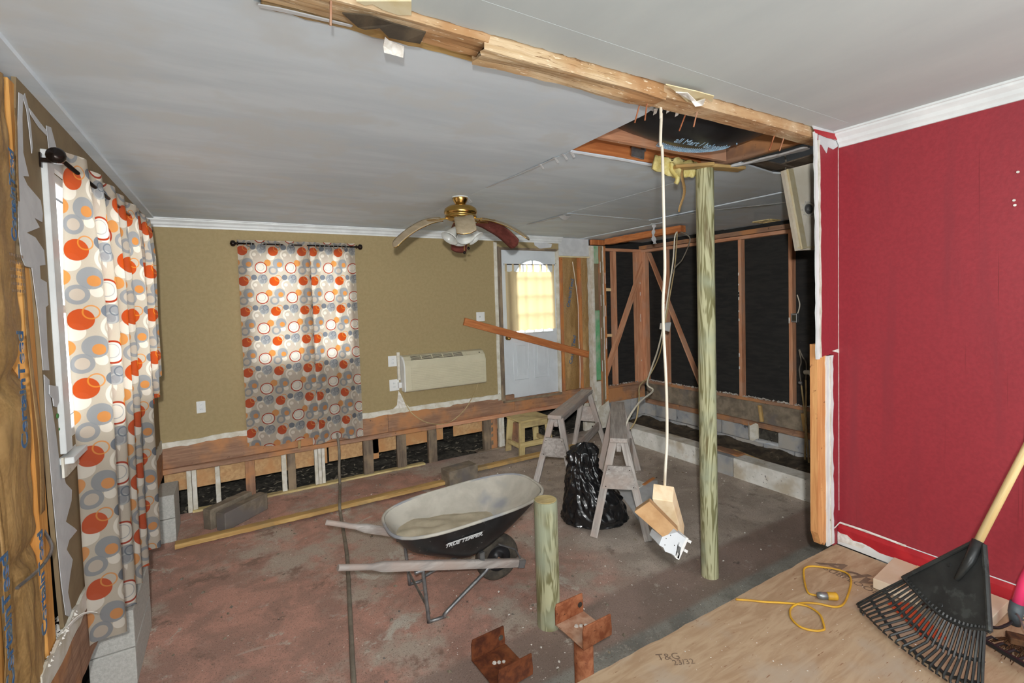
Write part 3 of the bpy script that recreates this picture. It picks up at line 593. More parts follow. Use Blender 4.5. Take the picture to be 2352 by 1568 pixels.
# pier: the cut end of the old partition, with its layers of drywall, green paint and stud
pier = group_node('trim_3', (4.92, 5.74, 1))
PYF = 5.735
for x0, x1, m in ((4.79, 4.832, 'white_dirty'), (4.834, 4.932, 'green_paint'), (4.935, 4.962, 'lumber_brown'), (4.964, 5.0, 'tan_dark_paint'), (5.002, 5.022, 'white_dirty'), (5.024, 5.065, 'lumber_orange')):
    xm = (x0+x1)/2; w = x1-x0-.002
    if m == 'green_paint':
        for za, zb2 in ((2.29, 2.02), (1.30, .22)): board('drywall_layer', (xm, PYF, zb2), (xm, PYF, za), w, .02, m, pier, up=(0, 1, 0), rough=.002)
        board('drywall_layer', (xm, PYF+.02, 0), (xm, PYF+.02, 2.29), w, .03, 'tan_dark_paint', pier, up=(0, 1, 0)); board('drywall_layer', (xm, PYF, -.3), (xm, PYF, .2), w, .024, 'white_dirty', pier, up=(0, 1, 0))
    else: board('drywall_layer', (xm, PYF-.002, -.32 if m != 'white_dirty' else -.1), (xm, PYF-.002, 2.29), w, .04, m, pier, up=(0, 1, 0), rough=.0015)
obj('pier_core', MB().box((4.80, PYF+.036, -.5), (5.06, YB+.1, 2.3)), 'white_dirty', pier)
obj('drywall_layer', MB().prism([(4.86, PYF-.024, -.22), (5.06, PYF-.024, -.12), (5.14, PYF-.024, -.54), (4.80, PYF-.024, -.54), (4.80, PYF-.024, -.36)], (0, .03, 0)), 'white_dirty', pier)
for k in range(11): board('paint_streak', (4.95+.045*(k % 3), PYF-.025, .35+.17*k), (4.95+.045*(k % 3), PYF-.025, .52+.17*k), .010, .003, 'plaster', pier, up=(0, 1, 0), bevel=0)
for z in (1.62, .90): board('dowel', (5.06, PYF+.02, z), (5.19, PYF+.02, z-.005), .04, .045, 'lumber_pale', pier)
# header of the removed partition
hd = struct(board('trim_4', (4.91, 5.50, 2.325), (4.91, 4.1, 2.325), .10, .085, 'lumber_rust', rough=.003))
struct(board('trim_5', (4.93, 5.74, 2.305), (4.93, 5.74, 2.385), .27, .05, 'lumber_rust', up=(0, 1, 0)))

# stud walls of the old bathroom
XE = 6.0
we = struct(obj('wall_east', MB().box((XE, 1.0, .05), (XE+.02, YB+.12, ZC)), 'sheathing_black', center=False))
wn = struct(obj('wall_north', MB().box((5.06, YB+.09, .03), (XE, YB+.11, ZC)), 'sheathing_black', center=False))
board('top_plate', (XE-.045, 2.4, 2.24), (XE-.045, YB+.05, 2.24), .09, .045, 'lumber_red', we)
board('top_plate', (XE-.045, 2.4, 2.30), (XE-.045, YB+.05, 2.30), .09, .06, 'lumber_brown', we)
board('sole_plate', (XE-.045, 2.4, .085), (XE-.045, YB, .085), .09, .045, 'lumber_brown', we, rough=.003)
for y in (5.30, 4.66, 4.02, 3.345, 2.7): board('stud', (XE-.045, y, .105), (XE-.045, y, 2.22), .085, .045, 'lumber_red', we, up=(0, 1, 0))
board('stud', (XE-.05, YB-.02, .1), (XE-.05, YB-.02, 2.22), .09, .14, 'lumber_red', we, up=(0, 1, 0))
board('brace', (XE-.10, 5.62, 2.20), (XE-.10, 4.62, .12), .02, .10, 'lumber_red', we, up=(1, 0, 0))
wk = board('top_plate', (4.95, YB+.04, 2.25), (5.95, YB+.04, 2.25), .09, .045, 'lumber_red', wn)
board('sole_plate', (4.93, YB+.03, .06), (5.95, YB+.03, .06), .09, .045, 'lumber_brown', wn, rough=.003)
board('stud', (5.335, YB+.045, .08), (5.335, YB+.045, 2.23), .06, .085, 'lumber_red', wn, up=(0, 1, 0))
board('stud', (5.86, YB+.03, .08), (5.86, YB+.03, 2.23), .14, .085, 'lumber_red', wn, up=(0, 1, 0))
board('brace', (5.93, YB-.03, 2.05), (4.95, YB-.03, .05), .10, .03, 'lumber_red', wn, up=(0, 1, 0))
r = random.Random(11)
for k in range(26):   # paint and caulk left on the studs
    y, x = r.choice(((5.30, XE-.092), (4.02, XE-.092), (3.345, XE-.092), (None, 5.80))); z = r.uniform(.3, 2.15); l = r.uniform(.02, .08)
    if y is None: board('paint_fleck', (x+.06, YB-.018, z), (x+.06, YB-.018, z+l), .012, .003, 'plaster', wn, up=(0, 1, 0), bevel=0)
    else: board('paint_fleck', (x, y+.012, z), (x, y+.012, z+l), .003, .014, 'plaster', we, up=(0, 1, 0), bevel=0)
mb = MB()   # crumbled plaster along the sole plate
for k in range(420):
    y = r.uniform(2.45, 5.7); x = XE-.05+r.uniform(-.045, .035); s = r.uniform(.006, .02); z = .108
    mb.add([(x-s, y-s, z), (x+s, y-s*.6, z), (x+s*.5, y+s, z), (x, y, z+s*.9)], [(0, 1, 2), (0, 1, 3), (1, 2, 3), (2, 0, 3)])
for k in range(60):
    x = r.uniform(4.95, 5.9); y = YB+r.uniform(-.01, .05); s = r.uniform(.006, .018); z = .084
    mb.add([(x-s, y-s, z), (x+s, y-s*.6, z), (x+s*.5, y+s, z), (x, y, z+s*.9)], [(0, 1, 2), (0, 1, 3), (1, 2, 3), (2, 0, 3)])
obj('plaster_crumbs', mb, 'plaster', we, kind='stuff')
# rim, footing blocks and the low curb
board('rim_board', (XE-.04, 2.3, -.075), (XE-.04, YB-.05, -.075), .05, .27, 'block_dirty', we, rough=.002)
board('rim_board', (XE-.06, 2.3, -.235), (XE-.06, YB-.05, -.235), .09, .07, 'lumber_brown', we, rough=.003)
board('rim_board', (4.93, YB-.02, -.06), (5.9, YB-.02, -.06), .05, .22, 'lumber_brown', wn, rough=.002)
for y, x in ((3.75, XE-.09), (3.2, XE-.09), (4.55, XE-.09)): board('cleat', (x, y, .03), (x, y-.03, -.18), .03, .045, 'lumber_yellow', we, up=(0, 1, 0))
wf = group_node('wall_footing', (XE, 4, -.4))
for k in range(9):
    y = 2.3+.405*k
    if k in (3,): continue
    for z0, z1 in ((-.46, -.275),): obj('concrete_block', MB().box((XE-.08-.012*(k % 3), y, z0), (XE+.10, y+.39, z1)), 'block_foundation', wf, bevel=.006)
for k in range(9): obj('concrete_block', MB().box((XE-.09, 2.5+.405*k, -.66), (XE+.10, 2.5+.405*k+.395, -.468)), 'block_foundation', wf, bevel=.006)
obj('concrete_block', MB().box((5.2, YB-.04, -.46), (5.58, YB+.1, -.17)), 'block_foundation', wf, bevel=.006)
obj('concrete_block', MB().box((5.6, YB-.04, -.46), (5.9, YB+.1, -.17)), 'block_foundation', wf, bevel=.006)
obj('plastic_scrap', MB().grid(lambda u, v: V((XE-.16+.03*sin(7*u), 3.72+.16*u, -.42+.2*v+.02*sin(9*u+5*v))), 6, 6), 'white_dirty', wf, thick=.002)
wc = group_node('wall_curb', (4.9, 4, -.45))
for y0, y1, m in ((2.0, 3.36, 'concrete_painted'), (3.37, 3.72, 'block_foundation'), (3.73, 5.45, 'concrete_painted')):
    obj('concrete_block', MB().box((4.79, y0, ZS-.1), (5.0, y1, -.345)), m, wc, bevel=.008)
board('curb_shim', (4.93, 3.35, -.335), (4.93, 3.75, -.335), .14, .02, 'lumber_brown', wc, rough=.004)
gr = struct(obj('ground', MB().grid(lambda u, v: V((-3+11*u, -3+14*v, -.72+(.10*NZ.noise(V((u*22, v*28, 0)))+.04*NZ.noise(V((u*70, v*80, 1)))))), 90, 110), 'soil', center=False, smooth=True))
obj('soil_bed', MB().grid(lambda u, v: V((5.0+.93*u, 2.0+3.8*v, -.50+.05*NZ.noise(V((u*6, v*16, 0)))+.02*NZ.noise(V((u*20, v*60, 1)))-.04*sin(pi*u))), 16, 60), 'trench_soil', wc, smooth=True)
# crawl space behind the back wall: leaf litter on the soil and an added unseen cover that keeps it dark
bed = obj('soil_bed', MB().grid(lambda u, v: V((-.9+5.9*u, 5.84+2.6*v, -.585+.42*v*v*.2+.05*NZ.noise(V((u*20, v*9, 3)))+.03*NZ.noise(V((u*60, v*22, 1))))), 120, 40), 'soil', wback, smooth=True)
mb = MB(); r = random.Random(5)
for k in range(900):
    x = r.uniform(-.5, 4.6); y = YB+.1+abs(r.gauss(0, .7)); v = (y-5.84)/2.6; z = -.585+.084*v*v+.05*NZ.noise(V(((x+.9)/5.9*20, v*9, 3)))+.03*NZ.noise(V(((x+.9)/5.9*60, v*22, 1)))+.012
    a = r.uniform(0, 6.3); l = r.uniform(.012, .05); w = l*r.uniform(.2, .5); dx, dy = cos(a), sin(a); t = r.uniform(-.3, .5)*l
    mb.add([(x-dx*l, y-dy*l, z), (x-dy*w, y+dx*w, z+t*.6), (x+dx*l, y+dy*l, z+t), (x+dy*w, y-dx*w, z+.004)], [(0, 1, 2, 3)])
obj('leaf_litter', mb, 'leaf_litter', wback, kind='stuff', fix=False)
struct(obj('sky_block_cover', MB().box((-1.2, YB+.12, -.06), (6.4, 8.6, -.02)).box((-1.2, 8.5, -1.0), (6.4, 8.6, -.02)).box((-1.3, 5.5, -1.), (-1.2, 8.6, -.02)).box((6.4, .5, -1.0), (6.5, 8.6, .1)), 'soil', center=False))
struct(obj('sky_block_skirt', MB().box((-.95, -2.5, -1.0), (-.85, 6.0, .1)).box((6.15, .5, -1.0), (6.2, 6.0, .1)).box((3.15, -2.4, -.8), (6.2, 1.0, -.7)), 'soil', center=False))  # added unseen skirting, shuts daylight out from under the house
struct(obj('wall_bath', MB().box((3.155, 1.30, -.6), (6.1, 1.42, ZC)), 'sheathing_black', center=False))

# left wall
LY0, LY1, LZ0, LZ1 = 2.82, 4.75, .93, 2.13
lw = MB()
edge = [PX(x, y, XL) for x, y in ((40, 210), (36, 240), (39, 300), (37, 380), (40, 460), (42, 540), (47, 590), (56, 612), (70, 616), (74, 640), (80, 690), (88, 740), (94, 800), (97, 860), (100, 900), (104, 960), (110, 1030), (116, 1100), (122, 1180), (130, 1260), (138, 1350), (144, 1410))]
edge[0].z = ZC
lw.prism(edge+[V((XL, 2.62, .20)), V((XL, LY0, .20)), V((XL, LY0, ZC))], (-.014, 0, 0))
for lo, hi in (((LY0, .20), (LY1, LZ0)), ((LY0, LZ1), (LY1, ZC)), ((LY1, .20), (YB, ZC))): lw.box((XL-.014, lo[0], lo[1]), (XL, hi[0], hi[1]))
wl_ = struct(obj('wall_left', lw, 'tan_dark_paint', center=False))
E2 = [(42, 215), (39, 300), (38, 380), (41, 460), (43, 540), (48, 590), (57, 610), (70, 614)]
obj('torn_paper', MB().prism([PX(x, y, XL+.002) for x, y in ((42, 212), (52, 218), (50, 270), (52, 350), (58, 376), (65, 405), (52, 404), (62, 425), (92, 460), (97, 490), (96, 510), (78, 500), (90, 522), (60, 534), (80, 545), (100, 575), (103, 608), (90, 610), (92, 640), (106, 648), (110, 700), (104, 705), (108, 800), (112, 850), (98, 850), (92, 780), (86, 720), (78, 660), (72, 615), (57, 611), (48, 590), (42, 540), (40, 460), (37, 380))], (.002, 0, 0)), 'drywall_paper', wl_, center=False)
obj('torn_paper', MB().prism([PX(x, y, XL+.002) for x, y in ((100, 860), (112, 872), (114, 905), (122, 960), (128, 1000), (134, 1050), (145, 1090), (150, 1110), (164, 1125), (163, 1150), (150, 1198), (170, 1212), (176, 1218), (158, 1240), (152, 1262), (166, 1285), (160, 1320), (155, 1360), (162, 1395), (168, 1420), (150, 1412), (140, 1340), (130, 1240), (120, 1130), (110, 1020), (104, 950))], (.002, 0, 0)), 'drywall_paper', wl_, center=False)
for pts in (((105, 288), (116, 292), (132, 352), (113, 355)), ((56, 214), (64, 246), (70, 290), (74, 340), (72, 352), (66, 300), (60, 252), (52, 225)), ((66, 248), (90, 280), (106, 300), (107, 312), (88, 292), (70, 264))):
    obj('torn_paper', MB().prism([PX(x, y, XL+.002) for x, y in pts], (.002, 0, 0)), 'drywall_paper', wl_, center=False)
obj('torn_paper', MB().prism([PX(x, y, XL+.006) for x, y in ((112, 884), (146, 890), (144, 915), (136, 918), (128, 935), (122, 932), (120, 915), (112, 905))], (.003, 0, 0)), 'drywall_paper', wl_, center=False)
obj('moss_spot', MB().lathe([(.012, 0), (.010, .004), (.002, .006)], PX(131, 955, XL+.002), 9, (1, 0, 0)).lathe([(.008, 0), (.002, .004)], PX(136, 985, XL+.002), 9, (1, 0, 0)), 'moss', wl_)
board('stud', (XL-.050, 2.488, .19), (XL-.050, 2.488, 2.36), .09, .095, 'lumber_new', wl_, up=(0, 1, 0))
board('stud', (XL-.055, 2.06, .19), (XL-.055, 2.06, 2.36), .09, .045, 'lumber_new', wl_, up=(0, 1, 0))
for k, (y0, y1) in enumerate(((2.075, 2.452), (1.55, 2.055))):
    def bt(u, v, k=k, y0=y0, y1=y1):
        z = .19+2.14*v; p = .045*sin(pi*u)**.6*(1+.35*NZ.noise(V((k*5, z*2.2, 1))))-.03*math.exp(-((z-1.28-.10*(u-.5))/.05)**2)-.02*math.exp(-((z-.66)/.03)**2)
        return V((XL-.035+p+.012*NZ.noise(V((u*5, z*7, k)))+.008*NZ.noise(V((u*11, z*3, k+9))), y0+(y1-y0)*u, z))
    obj('insulation_batt', MB().grid(bt, 26, 110), 'kraft_paper', wl_, smooth=True)
obj('paper_flange', MB().grid(lambda u, v: V((XL-.01+.02*sin(5*v)+.012*NZ.noise(V((u*3, v*9, 5))), 2.04+.05*u+.012*sin(9*v), .2+2.0*v)), 5, 50), 'kraft_paper', wl_, smooth=True, thick=.001)
obj('paper_flange', MB().grid(lambda u, v: V((XL+.004+.006*sin(8*v), 2.425+.05*u*(1-.6*min(1, v*1.3))+.010*sin(13*v), .75+1.5*v)), 4, 50), 'kraft_paper', wl_, smooth=True, thick=.001)
for x_, ya, yb_, sz in ((20, 500, 395, .060), (46, 1010, 780, .076), (92, 1440, 1240, .070), (10, 1520, 1340, .078)):
    p_, q_ = PX(x_, ya, XL+.035), PX(x_-(4 if ya < 600 else 10), yb_, XL+.035); text('printed_lettering', 'CertainTeed', (p_+q_)/2+V((.012, 0, 0)), q_-p_, (0, -1, 0), sz, 'ink_blue', wl_, bold=.002)
for k in range(9): text('printed_lettering', '- - - - - -', (XL+.034, 2.20+.014*k, 1.64), (0, 0, 1), (0, -1, 0), .04, 'ink_faint', wl_)
obj('wire', MB().tube([(XL-.01, 2.50, .665), (XL+.03, 2.42, .62), (XL+.032, 2.30, .605), (XL+.01, 2.15, .61)], .006, 6, 6), 'steel', wl_)
obj('drywall_header', MB().box((XL-.09, 1.2, 2.2), (XL-.05, 2.6, ZC)), 'drywall_paper', wl_, center=False)
obj('outer_sheathing', MB().box((XL-.16, -2.3, -.1), (XL-.14, LY0, ZC)).box((XL-.16, LY0, -.1), (XL-.14, LY1, LZ0)).box((XL-.16, LY0, LZ1), (XL-.14, LY1, ZC)).box((XL-.16, LY1, -.1), (XL-.14, YB+.1, ZC)), 'sheathing_black', wl_, center=False)
struct(moulding('trim_6', [(-.05, -.012), (.055, -.012), (.06, 0), (-.05, 0)], (XL, 1.2, ZC), (XL, YB, ZC), (1, 0, 0), 'ceiling_far_paint'))
r = random.Random(8)
top = [V((XL+.012, 2.3+(YB-2.3)*i/50, .215+r.uniform(-.012, .006))) for i in range(51)]; bot = [V((XL+.012, p.y, .125+r.uniform(-.012, .008))) for p in top]
struct(obj('baseboard_left', MB().prism(top+bot[::-1], (-.012, 0, 0)), 'white_dirty', center=False))
board('rim_board', (XL-.01, 1.5, 0), (XL-.01, YB, 0), .04, .26, 'lumber_brown', wl_, rough=.002)
board('sole_plate', (XL-.06, 1.5, .165), (XL-.06, 2.6, .165), .10, .05, 'lumber_weathered', wl_, rough=.003)
obj('paper_curl', MB().grid(lambda u, v: V((XL+.01+.09*u, 2.60+.03*v+.05*u, .21+.03*sin(3*u)-.02*v)), 6, 3), 'plaster', wl_, thick=.002)
mb = MB()
for k in range(150):
    y = r.uniform(2.2, 2.75); x = XL+r.uniform(-.07, .012); s = r.uniform(.004, .014); z = .192 if x < XL-.01 else .2
    mb.add([(x-s, y-s, z), (x+s, y-s*.6, z), (x+s*.5, y+s, z), (x, y, z+s*.9)], [(0, 1, 2), (0, 1, 3), (1, 2, 3), (2, 0, 3)])
obj('plaster_crumbs', mb, 'plaster', wl_, kind='stuff')

# ================================================================== windows and door
def window_x(name, x0, x1, z0, z1):     # double-hung pair in the back wall
    w = group_node(name, ((x0+x1)/2, YB+.06, (z0+z1)/2)); y = YB+.075
    for a, b, w_ in (((x0+.02, z0), (x0+.02, z1), .05), ((x1-.02, z0), (x1-.02, z1), .05), (((x0+x1)/2+.035, z0), ((x0+x1)/2+.035, z1), .12)):
        board('window_frame', (a[0], y-.02, a[1]), (b[0], y-.02, b[1]), w_, .09, 'white_trim', w, up=(0, 1, 0))
    for z in (z0+.02, z1-.02): board('window_frame', (x0, y-.02, z), (x1, y-.02, z), .09, .04, 'white_trim', w)
    for a, b in ((x0, (x0+x1)/2), ((x0+x1)/2, x1)):
        board('sash_rail', (a+.03, y, (z0+z1)/2), (b-.03, y, (z0+z1)/2), .03, .04, 'white_trim', w)
        for c, d in ((z0, (z0+z1)/2), ((z0+z1)/2, z1)): obj('pane', MB().box((a+.04, y+.02, c+.03), (b-.04, y+.024, d-.03)), 'window_glass', w)
    for a, b, z in ((x0-.06, x1+.06, z0-.03), (x0-.06, x1+.06, z1+.03)): board('casing', (a, YB-.008, z), (b, YB-.008, z), .016, .06, 'white_trim', w)
    for x in (x0-.03, x1+.03): board('casing', (x, YB-.008, z0), (x, YB-.008, z1), .06, .016, 'white_trim', w, up=(0, 1, 0))
    return w
window_x('window_1', WX0, WX1, WZ0, WZ1)
w2 = group_node('window_2', (XL, (LY0+LY1)/2, (LZ0+LZ1)/2))
for y in (LY0+.015, LY1-.015, (LY0+LY1)/2): board('window_frame', (XL-.05, y, LZ0), (XL-.05, y, LZ1), .04, .09, 'white_trim', w2, up=(1, 0, 0))
for z in (LZ0+.02, LZ1-.02): board('window_frame', (XL-.05, LY0, z), (XL-.05, LY1, z), .09, .04, 'white_trim', w2)
for a, b in ((LY0, (LY0+LY1)/2), ((LY0+LY1)/2, LY1)):
    board('sash_rail', (XL-.06, a+.03, 1.52), (XL-.06, b-.03, 1.52), .03, .04, 'white_trim', w2)
    for c, d in ((LZ0, 1.52), (1.52, LZ1)): obj('pane', MB().box((XL-.08, a+.04, c+.03), (XL-.076, b-.04, d-.03)), 'window_glass', w2)
    for y in (a+.05, b-.05): board('sash_stile', (XL-.065, y, LZ0+.04), (XL-.065, y, LZ1-.04), .04, .03, 'white_trim', w2, up=(1, 0, 0))
board('casing', (XL+.010, 2.765, .90), (XL+.010, 2.765, 2.16), .095, .022, 'white_trim', w2, up=(1, 0, 0))
board('casing', (XL+.010, LY1+.05, .90), (XL+.010, LY1+.05, 2.16), .095, .022, 'white_trim', w2, up=(1, 0, 0))
board('casing', (XL+.010, 2.72, 2.155), (XL+.010, LY1+.1, 2.155), .022, .06, 'white_trim', w2)
board('window_sill', (XL+.022, 2.69, .875), (XL+.022, LY1+.12, .875), .055, .028, 'white_trim', w2)
obj('apron', MB().prism([PX(x, y, XL+.012) for x, y in ((140, 1052), (178, 1036), (180, 1060), (150, 1094), (143, 1098))], (.008, 0, 0)), 'white_dirty', w2, center=False)

dr = group_node('door_1', ((DX0+DX1)/2, YB+.06, DZ0))
DY = YB+.06
# slab with an arched light: built as a frame round the opening
AX, AZ, AR = 3.80, 1.80, .27
GX0, GX1, GZ0 = AX-.32, AX+.32, 1.02
arc = [(AX+.32*cos(a), AZ+.27*sin(a)) for a in [rad(180-10*i) for i in range(19)]]
outl = [(DX0+.02, DZ0+.012), (GX0, DZ0+.012), (GX0, GZ0)]
mb = MB()
def dpr(pts, y0=DY-.02, t=.04): mb.prism([(x, y0, z) for x, z in pts], (0, t, 0))
dpr([(DX0+.02, DZ0+.012), (DX1-.01, DZ0+.012), (DX1-.01, GZ0), (DX0+.02, GZ0)])
dpr([(DX0+.02, GZ0), (GX0, GZ0), (GX0, DZ1), (DX0+.02, DZ1)]); dpr([(GX1, GZ0), (DX1-.01, GZ0), (DX1-.01, DZ1), (GX1, DZ1)])
for i in range(18): dpr([arc[i], arc[i+1], (arc[i+1][0], DZ1), (arc[i][0], DZ1)])
obj('door_panel', mb, 'white_metal', dr, center=False)
obj('pane', MB().prism([(GX0, DY+.012, GZ0)]+[(x, DY+.012, z) for x, z in arc]+[(GX1, DY+.012, GZ0)], (0, .003, 0)), 'window_glass', dr, center=False)
obj('glazing_trim', MB().tube([(GX0, DY-.022, GZ0)]+[(x, DY-.022, z) for x, z in arc]+[(GX1, DY-.022, GZ0), (GX0, DY-.022, GZ0)], .014, 6), 'white_metal', dr)
for a, b in (((AX, GZ0), (AX, AZ+.27)), ((AX-.16, GZ0), (AX-.16, AZ+.2)), ((AX+.16, GZ0), (AX+.16, AZ+.2)), ((GX0, AZ), (GX1, AZ)), ((GX0, 1.54), (GX1, 1.54)), ((GX0, 1.28), (GX1, 1.28))):
    board('muntin', (a[0], DY, a[1]), (b[0], DY, b[1]), .022, .02, 'white_metal', dr, up=(0, 1, 0))
def panel(x0, x1, z0, z1):
    obj('raised_panel', MB().tube([(x0, DY-.021, z0), (x0, DY-.021, z1), (x1, DY-.021, z1), (x1, DY-.021, z0), (x0, DY-.021, z0)], .008, 6), 'white_metal', dr)
    obj('raised_panel', MB().box((x0+.05, DY-.028, z0+.05), (x1-.05, DY-.018, z1-.05)), 'white_metal', dr, bevel=.006)
panel(3.43, 3.68, .36, .90); panel(3.78, 4.03, .36, .90)
obj('door_handle', MB().lathe([(.0, -.075), (.022, -.072), (.030, -.055), (.024, -.035), (.011, -.028), (.011, -.012), (.030, -.010), (.030, 0)], (3.335, DY-.02, .97), 20, (0, 1, 0)), 'brass', dr, smooth=True)
board('door_jamb', (DX0, YB+.03, DZ0), (DX0, YB+.03, DZ1+.02), .035, .08, 'lumber_weathered', dr, up=(0, 1, 0))
board('door_jamb', (DX1+.012, YB+.03, DZ0), (DX1+.012, YB+.03, DZ1+.02), .03, .08, 'white_dirty', dr, up=(0, 1, 0))
board('door_jamb', (DX0, YB+.03, DZ1+.015), (DX1+.02, YB+.03, DZ1+.015), .08, .03, 'lumber_weathered', dr)
board('casing', (DX0-.075, YB-.006, .12), (DX0-.075, YB-.006, 2.30), .05, .016, 'white_dirty', dr, up=(0, 1, 0))
board('casing', (DX0-.028, YB-.003, .10), (DX0-.028, YB-.003, 2.24), .03, .014, 'lumber_weathered', dr, up=(0, 1, 0))
board('threshold', (DX0-.02, YB+.02, DZ0-.012), (DX1+.02, YB+.02, DZ0-.012), .09, .03, 'lumber_weathered', dr, rough=.003)
obj('outside_panel', MB().box((DX0, YB+.121, -.1), (DX1, YB+.13, .98)), 'white_metal', dr)

# ------------------------------------------------------------------ curtains
def rod_thing(name, p, q, label, off, n_ext=.0):
    p, q = V(p), V(q); t = thing(name, p, label, 'curtain rod'); d = (q-p).normalized()
    obj('rod', MB().tube([p, q], .009, 10), 'bronze', t, smooth=True)
    for e, s in ((p, -1), (q, 1)):
        obj('finial', MB().lathe([(.009, 0), (.020, .004), (.022, .012), (.010, .018), (.012, .022), (.030, .036), (.033, .052), (.026, .068), (.0, .078)], e, 16, d*s), 'bronze', t, smooth=True)
    for e in (p+d*.05, q-d*.05): obj('bracket', MB().bar(e, e+V(off), .014, .018).bar(e+V(off)*.96-V((0, 0, .03)), e+V(off)*.96+V((0, 0, .03)), .02, .006, V(off)), 'bronze', t)
    return t
rod_thing('curtain_rod', (.105, YB-.085, 2.165), (1.285, YB-.085, 2.165), 'dark curtain rod on the tan back wall over the window', (0, .085, 0))
def arcs(p, W=None):
    n = 300; L = [0.0]; q_ = V(p(0, .35))
    for i in range(1, n+1):
        c_ = V(p(i/n, .35)); L.append(L[-1]+(c_-q_).length); q_ = c_
    return lambda u: L[min(n, int(round(u*n)))]
def curtain_b(name, label, x0, x1, zt, zb, fold, seed, ytop=YB-.085, uo=0, tight=1.25):
    W = (x1-x0)*tight; L = zt-zb
    def p(u, v):
        x = x0+(x1-x0)*u; a = fold(u); w = .35+.65*v
        hem = .012*sin(u*9+seed)*(v > .98)
        return V((x+.012*sin(a+1)*w+(.02*v*(u-.35)), ytop+.004+.018*sin(a)*(1-.25*v)-.012*v+.006*NZ.noise(V((u*5, v*3, seed))), zt-L*v+hem+.006*sin(u*7+seed)*v))
    al_ = arcs(p); o = obj(name, MB().grid(p, 110, 60, lambda u, v: (uo+al_(u), .11-L*v)), 'curtain_print', smooth=True, fix=False)
    return tag(o, label, 'curtain')
c1 = curtain_b('window_curtain', 'printed curtain panel on back wall window, half beside the corner', .09, .79, 2.205, .03, lambda u: (u*5.2*pi if u < .74 else .74*5.2*pi+(u-.74)*9*pi), 1, uo=.26, tight=1.22)
c2 = curtain_b('window_curtain', 'printed curtain panel on back wall window, half beside the air conditioner', .725, 1.275, 2.205, -.035, lambda u: u*7.2*pi+.6, 4, ytop=YB-.075, uo=.20, tight=1.32)
for cur, xs in ((c1, (.20, .335, .47, .60)), (c2, (.87, .965, 1.06, 1.15))):
    for x in xs: obj('grommet', MB().tube([(x+.024*cos(a), YB-.108, 2.158+.024*sin(a)) for a in [rad(i*24) for i in range(16)]], .005, 5), 'steel', cur)
rod_thing('curtain_rod', (-.575, 2.66, 2.135), (-.535, 4.72, 2.135), 'dark curtain rod with large finial on the left wall', (-.075, 0, 0))
def curtain_l(name, label, y0, y1, xa, xb, zt, zbf, nf, seed, uo=0, A=.052):
    W = nf*.30; P = (y1-y0)/nf
    def p(u, v):
        a = u*nf*2*pi+.35*sin(u*nf*2.1+seed); zb = zbf(u); L = zt-zb; w = (.55+.5*min(1, v*4))
        x = xa+(xb-xa)*u-A*w*cos(a)*(1+.25*sin(u*7+seed)); y = y0+(y1-y0)*u+(.75*P/(2*pi))*cos(a)-.10*v*(u-.3)
        return V((x+.010*NZ.noise(V((u*4, v*2.5, seed))), y, zt-L*v+.010*sin(a)*v+.008*cos(a)*(v < .03)))
    al_ = arcs(p); o = obj(name, MB().grid(p, 150, 70, lambda u, v: (uo+al_(u), .11-(zt-zbf(u))*v)), 'curtain_print', smooth=True, fix=False)
    return tag(o, label, 'curtain')
c3 = curtain_l('window_curtain', 'long printed curtain on left wall hanging in deep folds to the sill', 2.84, 4.24, -.580, -.540, 2.215, lambda u: -.06-.06*u, 5, .5, uo=.247)
c4_ = curtain_l('window_curtain', 'printed curtain on left wall with its hem hitched up at the room corner', 4.10, 4.70, -.535, -.525, 2.215, lambda u: .84+.50*max(0, u-.55)**1.5, 2.4, 2.1, uo=.2, A=.04)
# cafe curtain on the door
dc = obj('door_curtain', MB().grid(lambda u, v: V((3.315+.82*u, DY-.055-.010*sin(u*34+2*sin(u*5))-.012*v, 1.905-.012*abs(sin(u*pi*7))-.835*v+.0*u)), 120, 24), 'sheer_beige', smooth=True, fix=False)
tag(dc, 'sheer beige tab top curtain hanging on the white door', 'curtain')
for k in range(8): 
    x = 3.32+.80*k/7; obj('tab', MB().grid(lambda u, v: V((x-.016+.032*u, DY-.062-.008*sin(pi*v), 1.90+.105*v)), 2, 6), 'sheer_beige', dc, fix=False)
t = thing('door_curtain_rod', (3.73, DY-.05, 1.995), 'thin black rod across the white door holding the sheer curtain', 'curtain rod')
obj('rod', MB().tube([(3.31, DY-.052, 1.998), (4.16, DY-.052, 1.998)], .006, 8), 'bronze', t)
for x in (3.31, 4.16): obj('bracket', MB().bar((x, DY-.055, 1.998), (x, DY-.018, 1.998), .012, .03), 'white_metal', t)

# ------------------------------------------------------------------ ceiling fan
FX, FY = 1.755, 3.82
fan = thing('ceiling_fan', (FX, FY, ZC), 'brass ceiling fan with drooping blades and frosted glass lamp shades', 'ceiling fan')
obj('canopy', MB().lathe([(.0, 0), (.066, 0), (.066, -.012), (.062, -.03), (.045, -.06), (.038, -.075), (.0, -.075)], (FX, FY, ZC), 28), 'brass', fan, smooth=True)
obj('ceiling_plate', MB().lathe([(.071, 0), (.072, -.008), (.06, -.010)], (FX, FY, ZC), 28), 'white_trim', fan, smooth=True)
obj('motor_housing', MB().lathe([(.0, -.072), (.06, -.072), (.105, -.082), (.135, -.102), (.143, -.130), (.138, -.150), (.128, -.158), (.140, -.168), (.132, -.185), (.10, -.198), (.06, -.205), (.0, -.205)], (FX, FY, ZC), 40), 'brass', fan, smooth=True)
obj('switch_housing', MB().lathe([(.045, -.20), (.052, -.215), (.05, -.27), (.035, -.29), (.015, -.30), (0, -.30)], (FX, FY, ZC), 24), 'brass', fan, smooth=True)
view = math.atan2(-FY, -FX)     # heading of the blade that points at the door of the near room
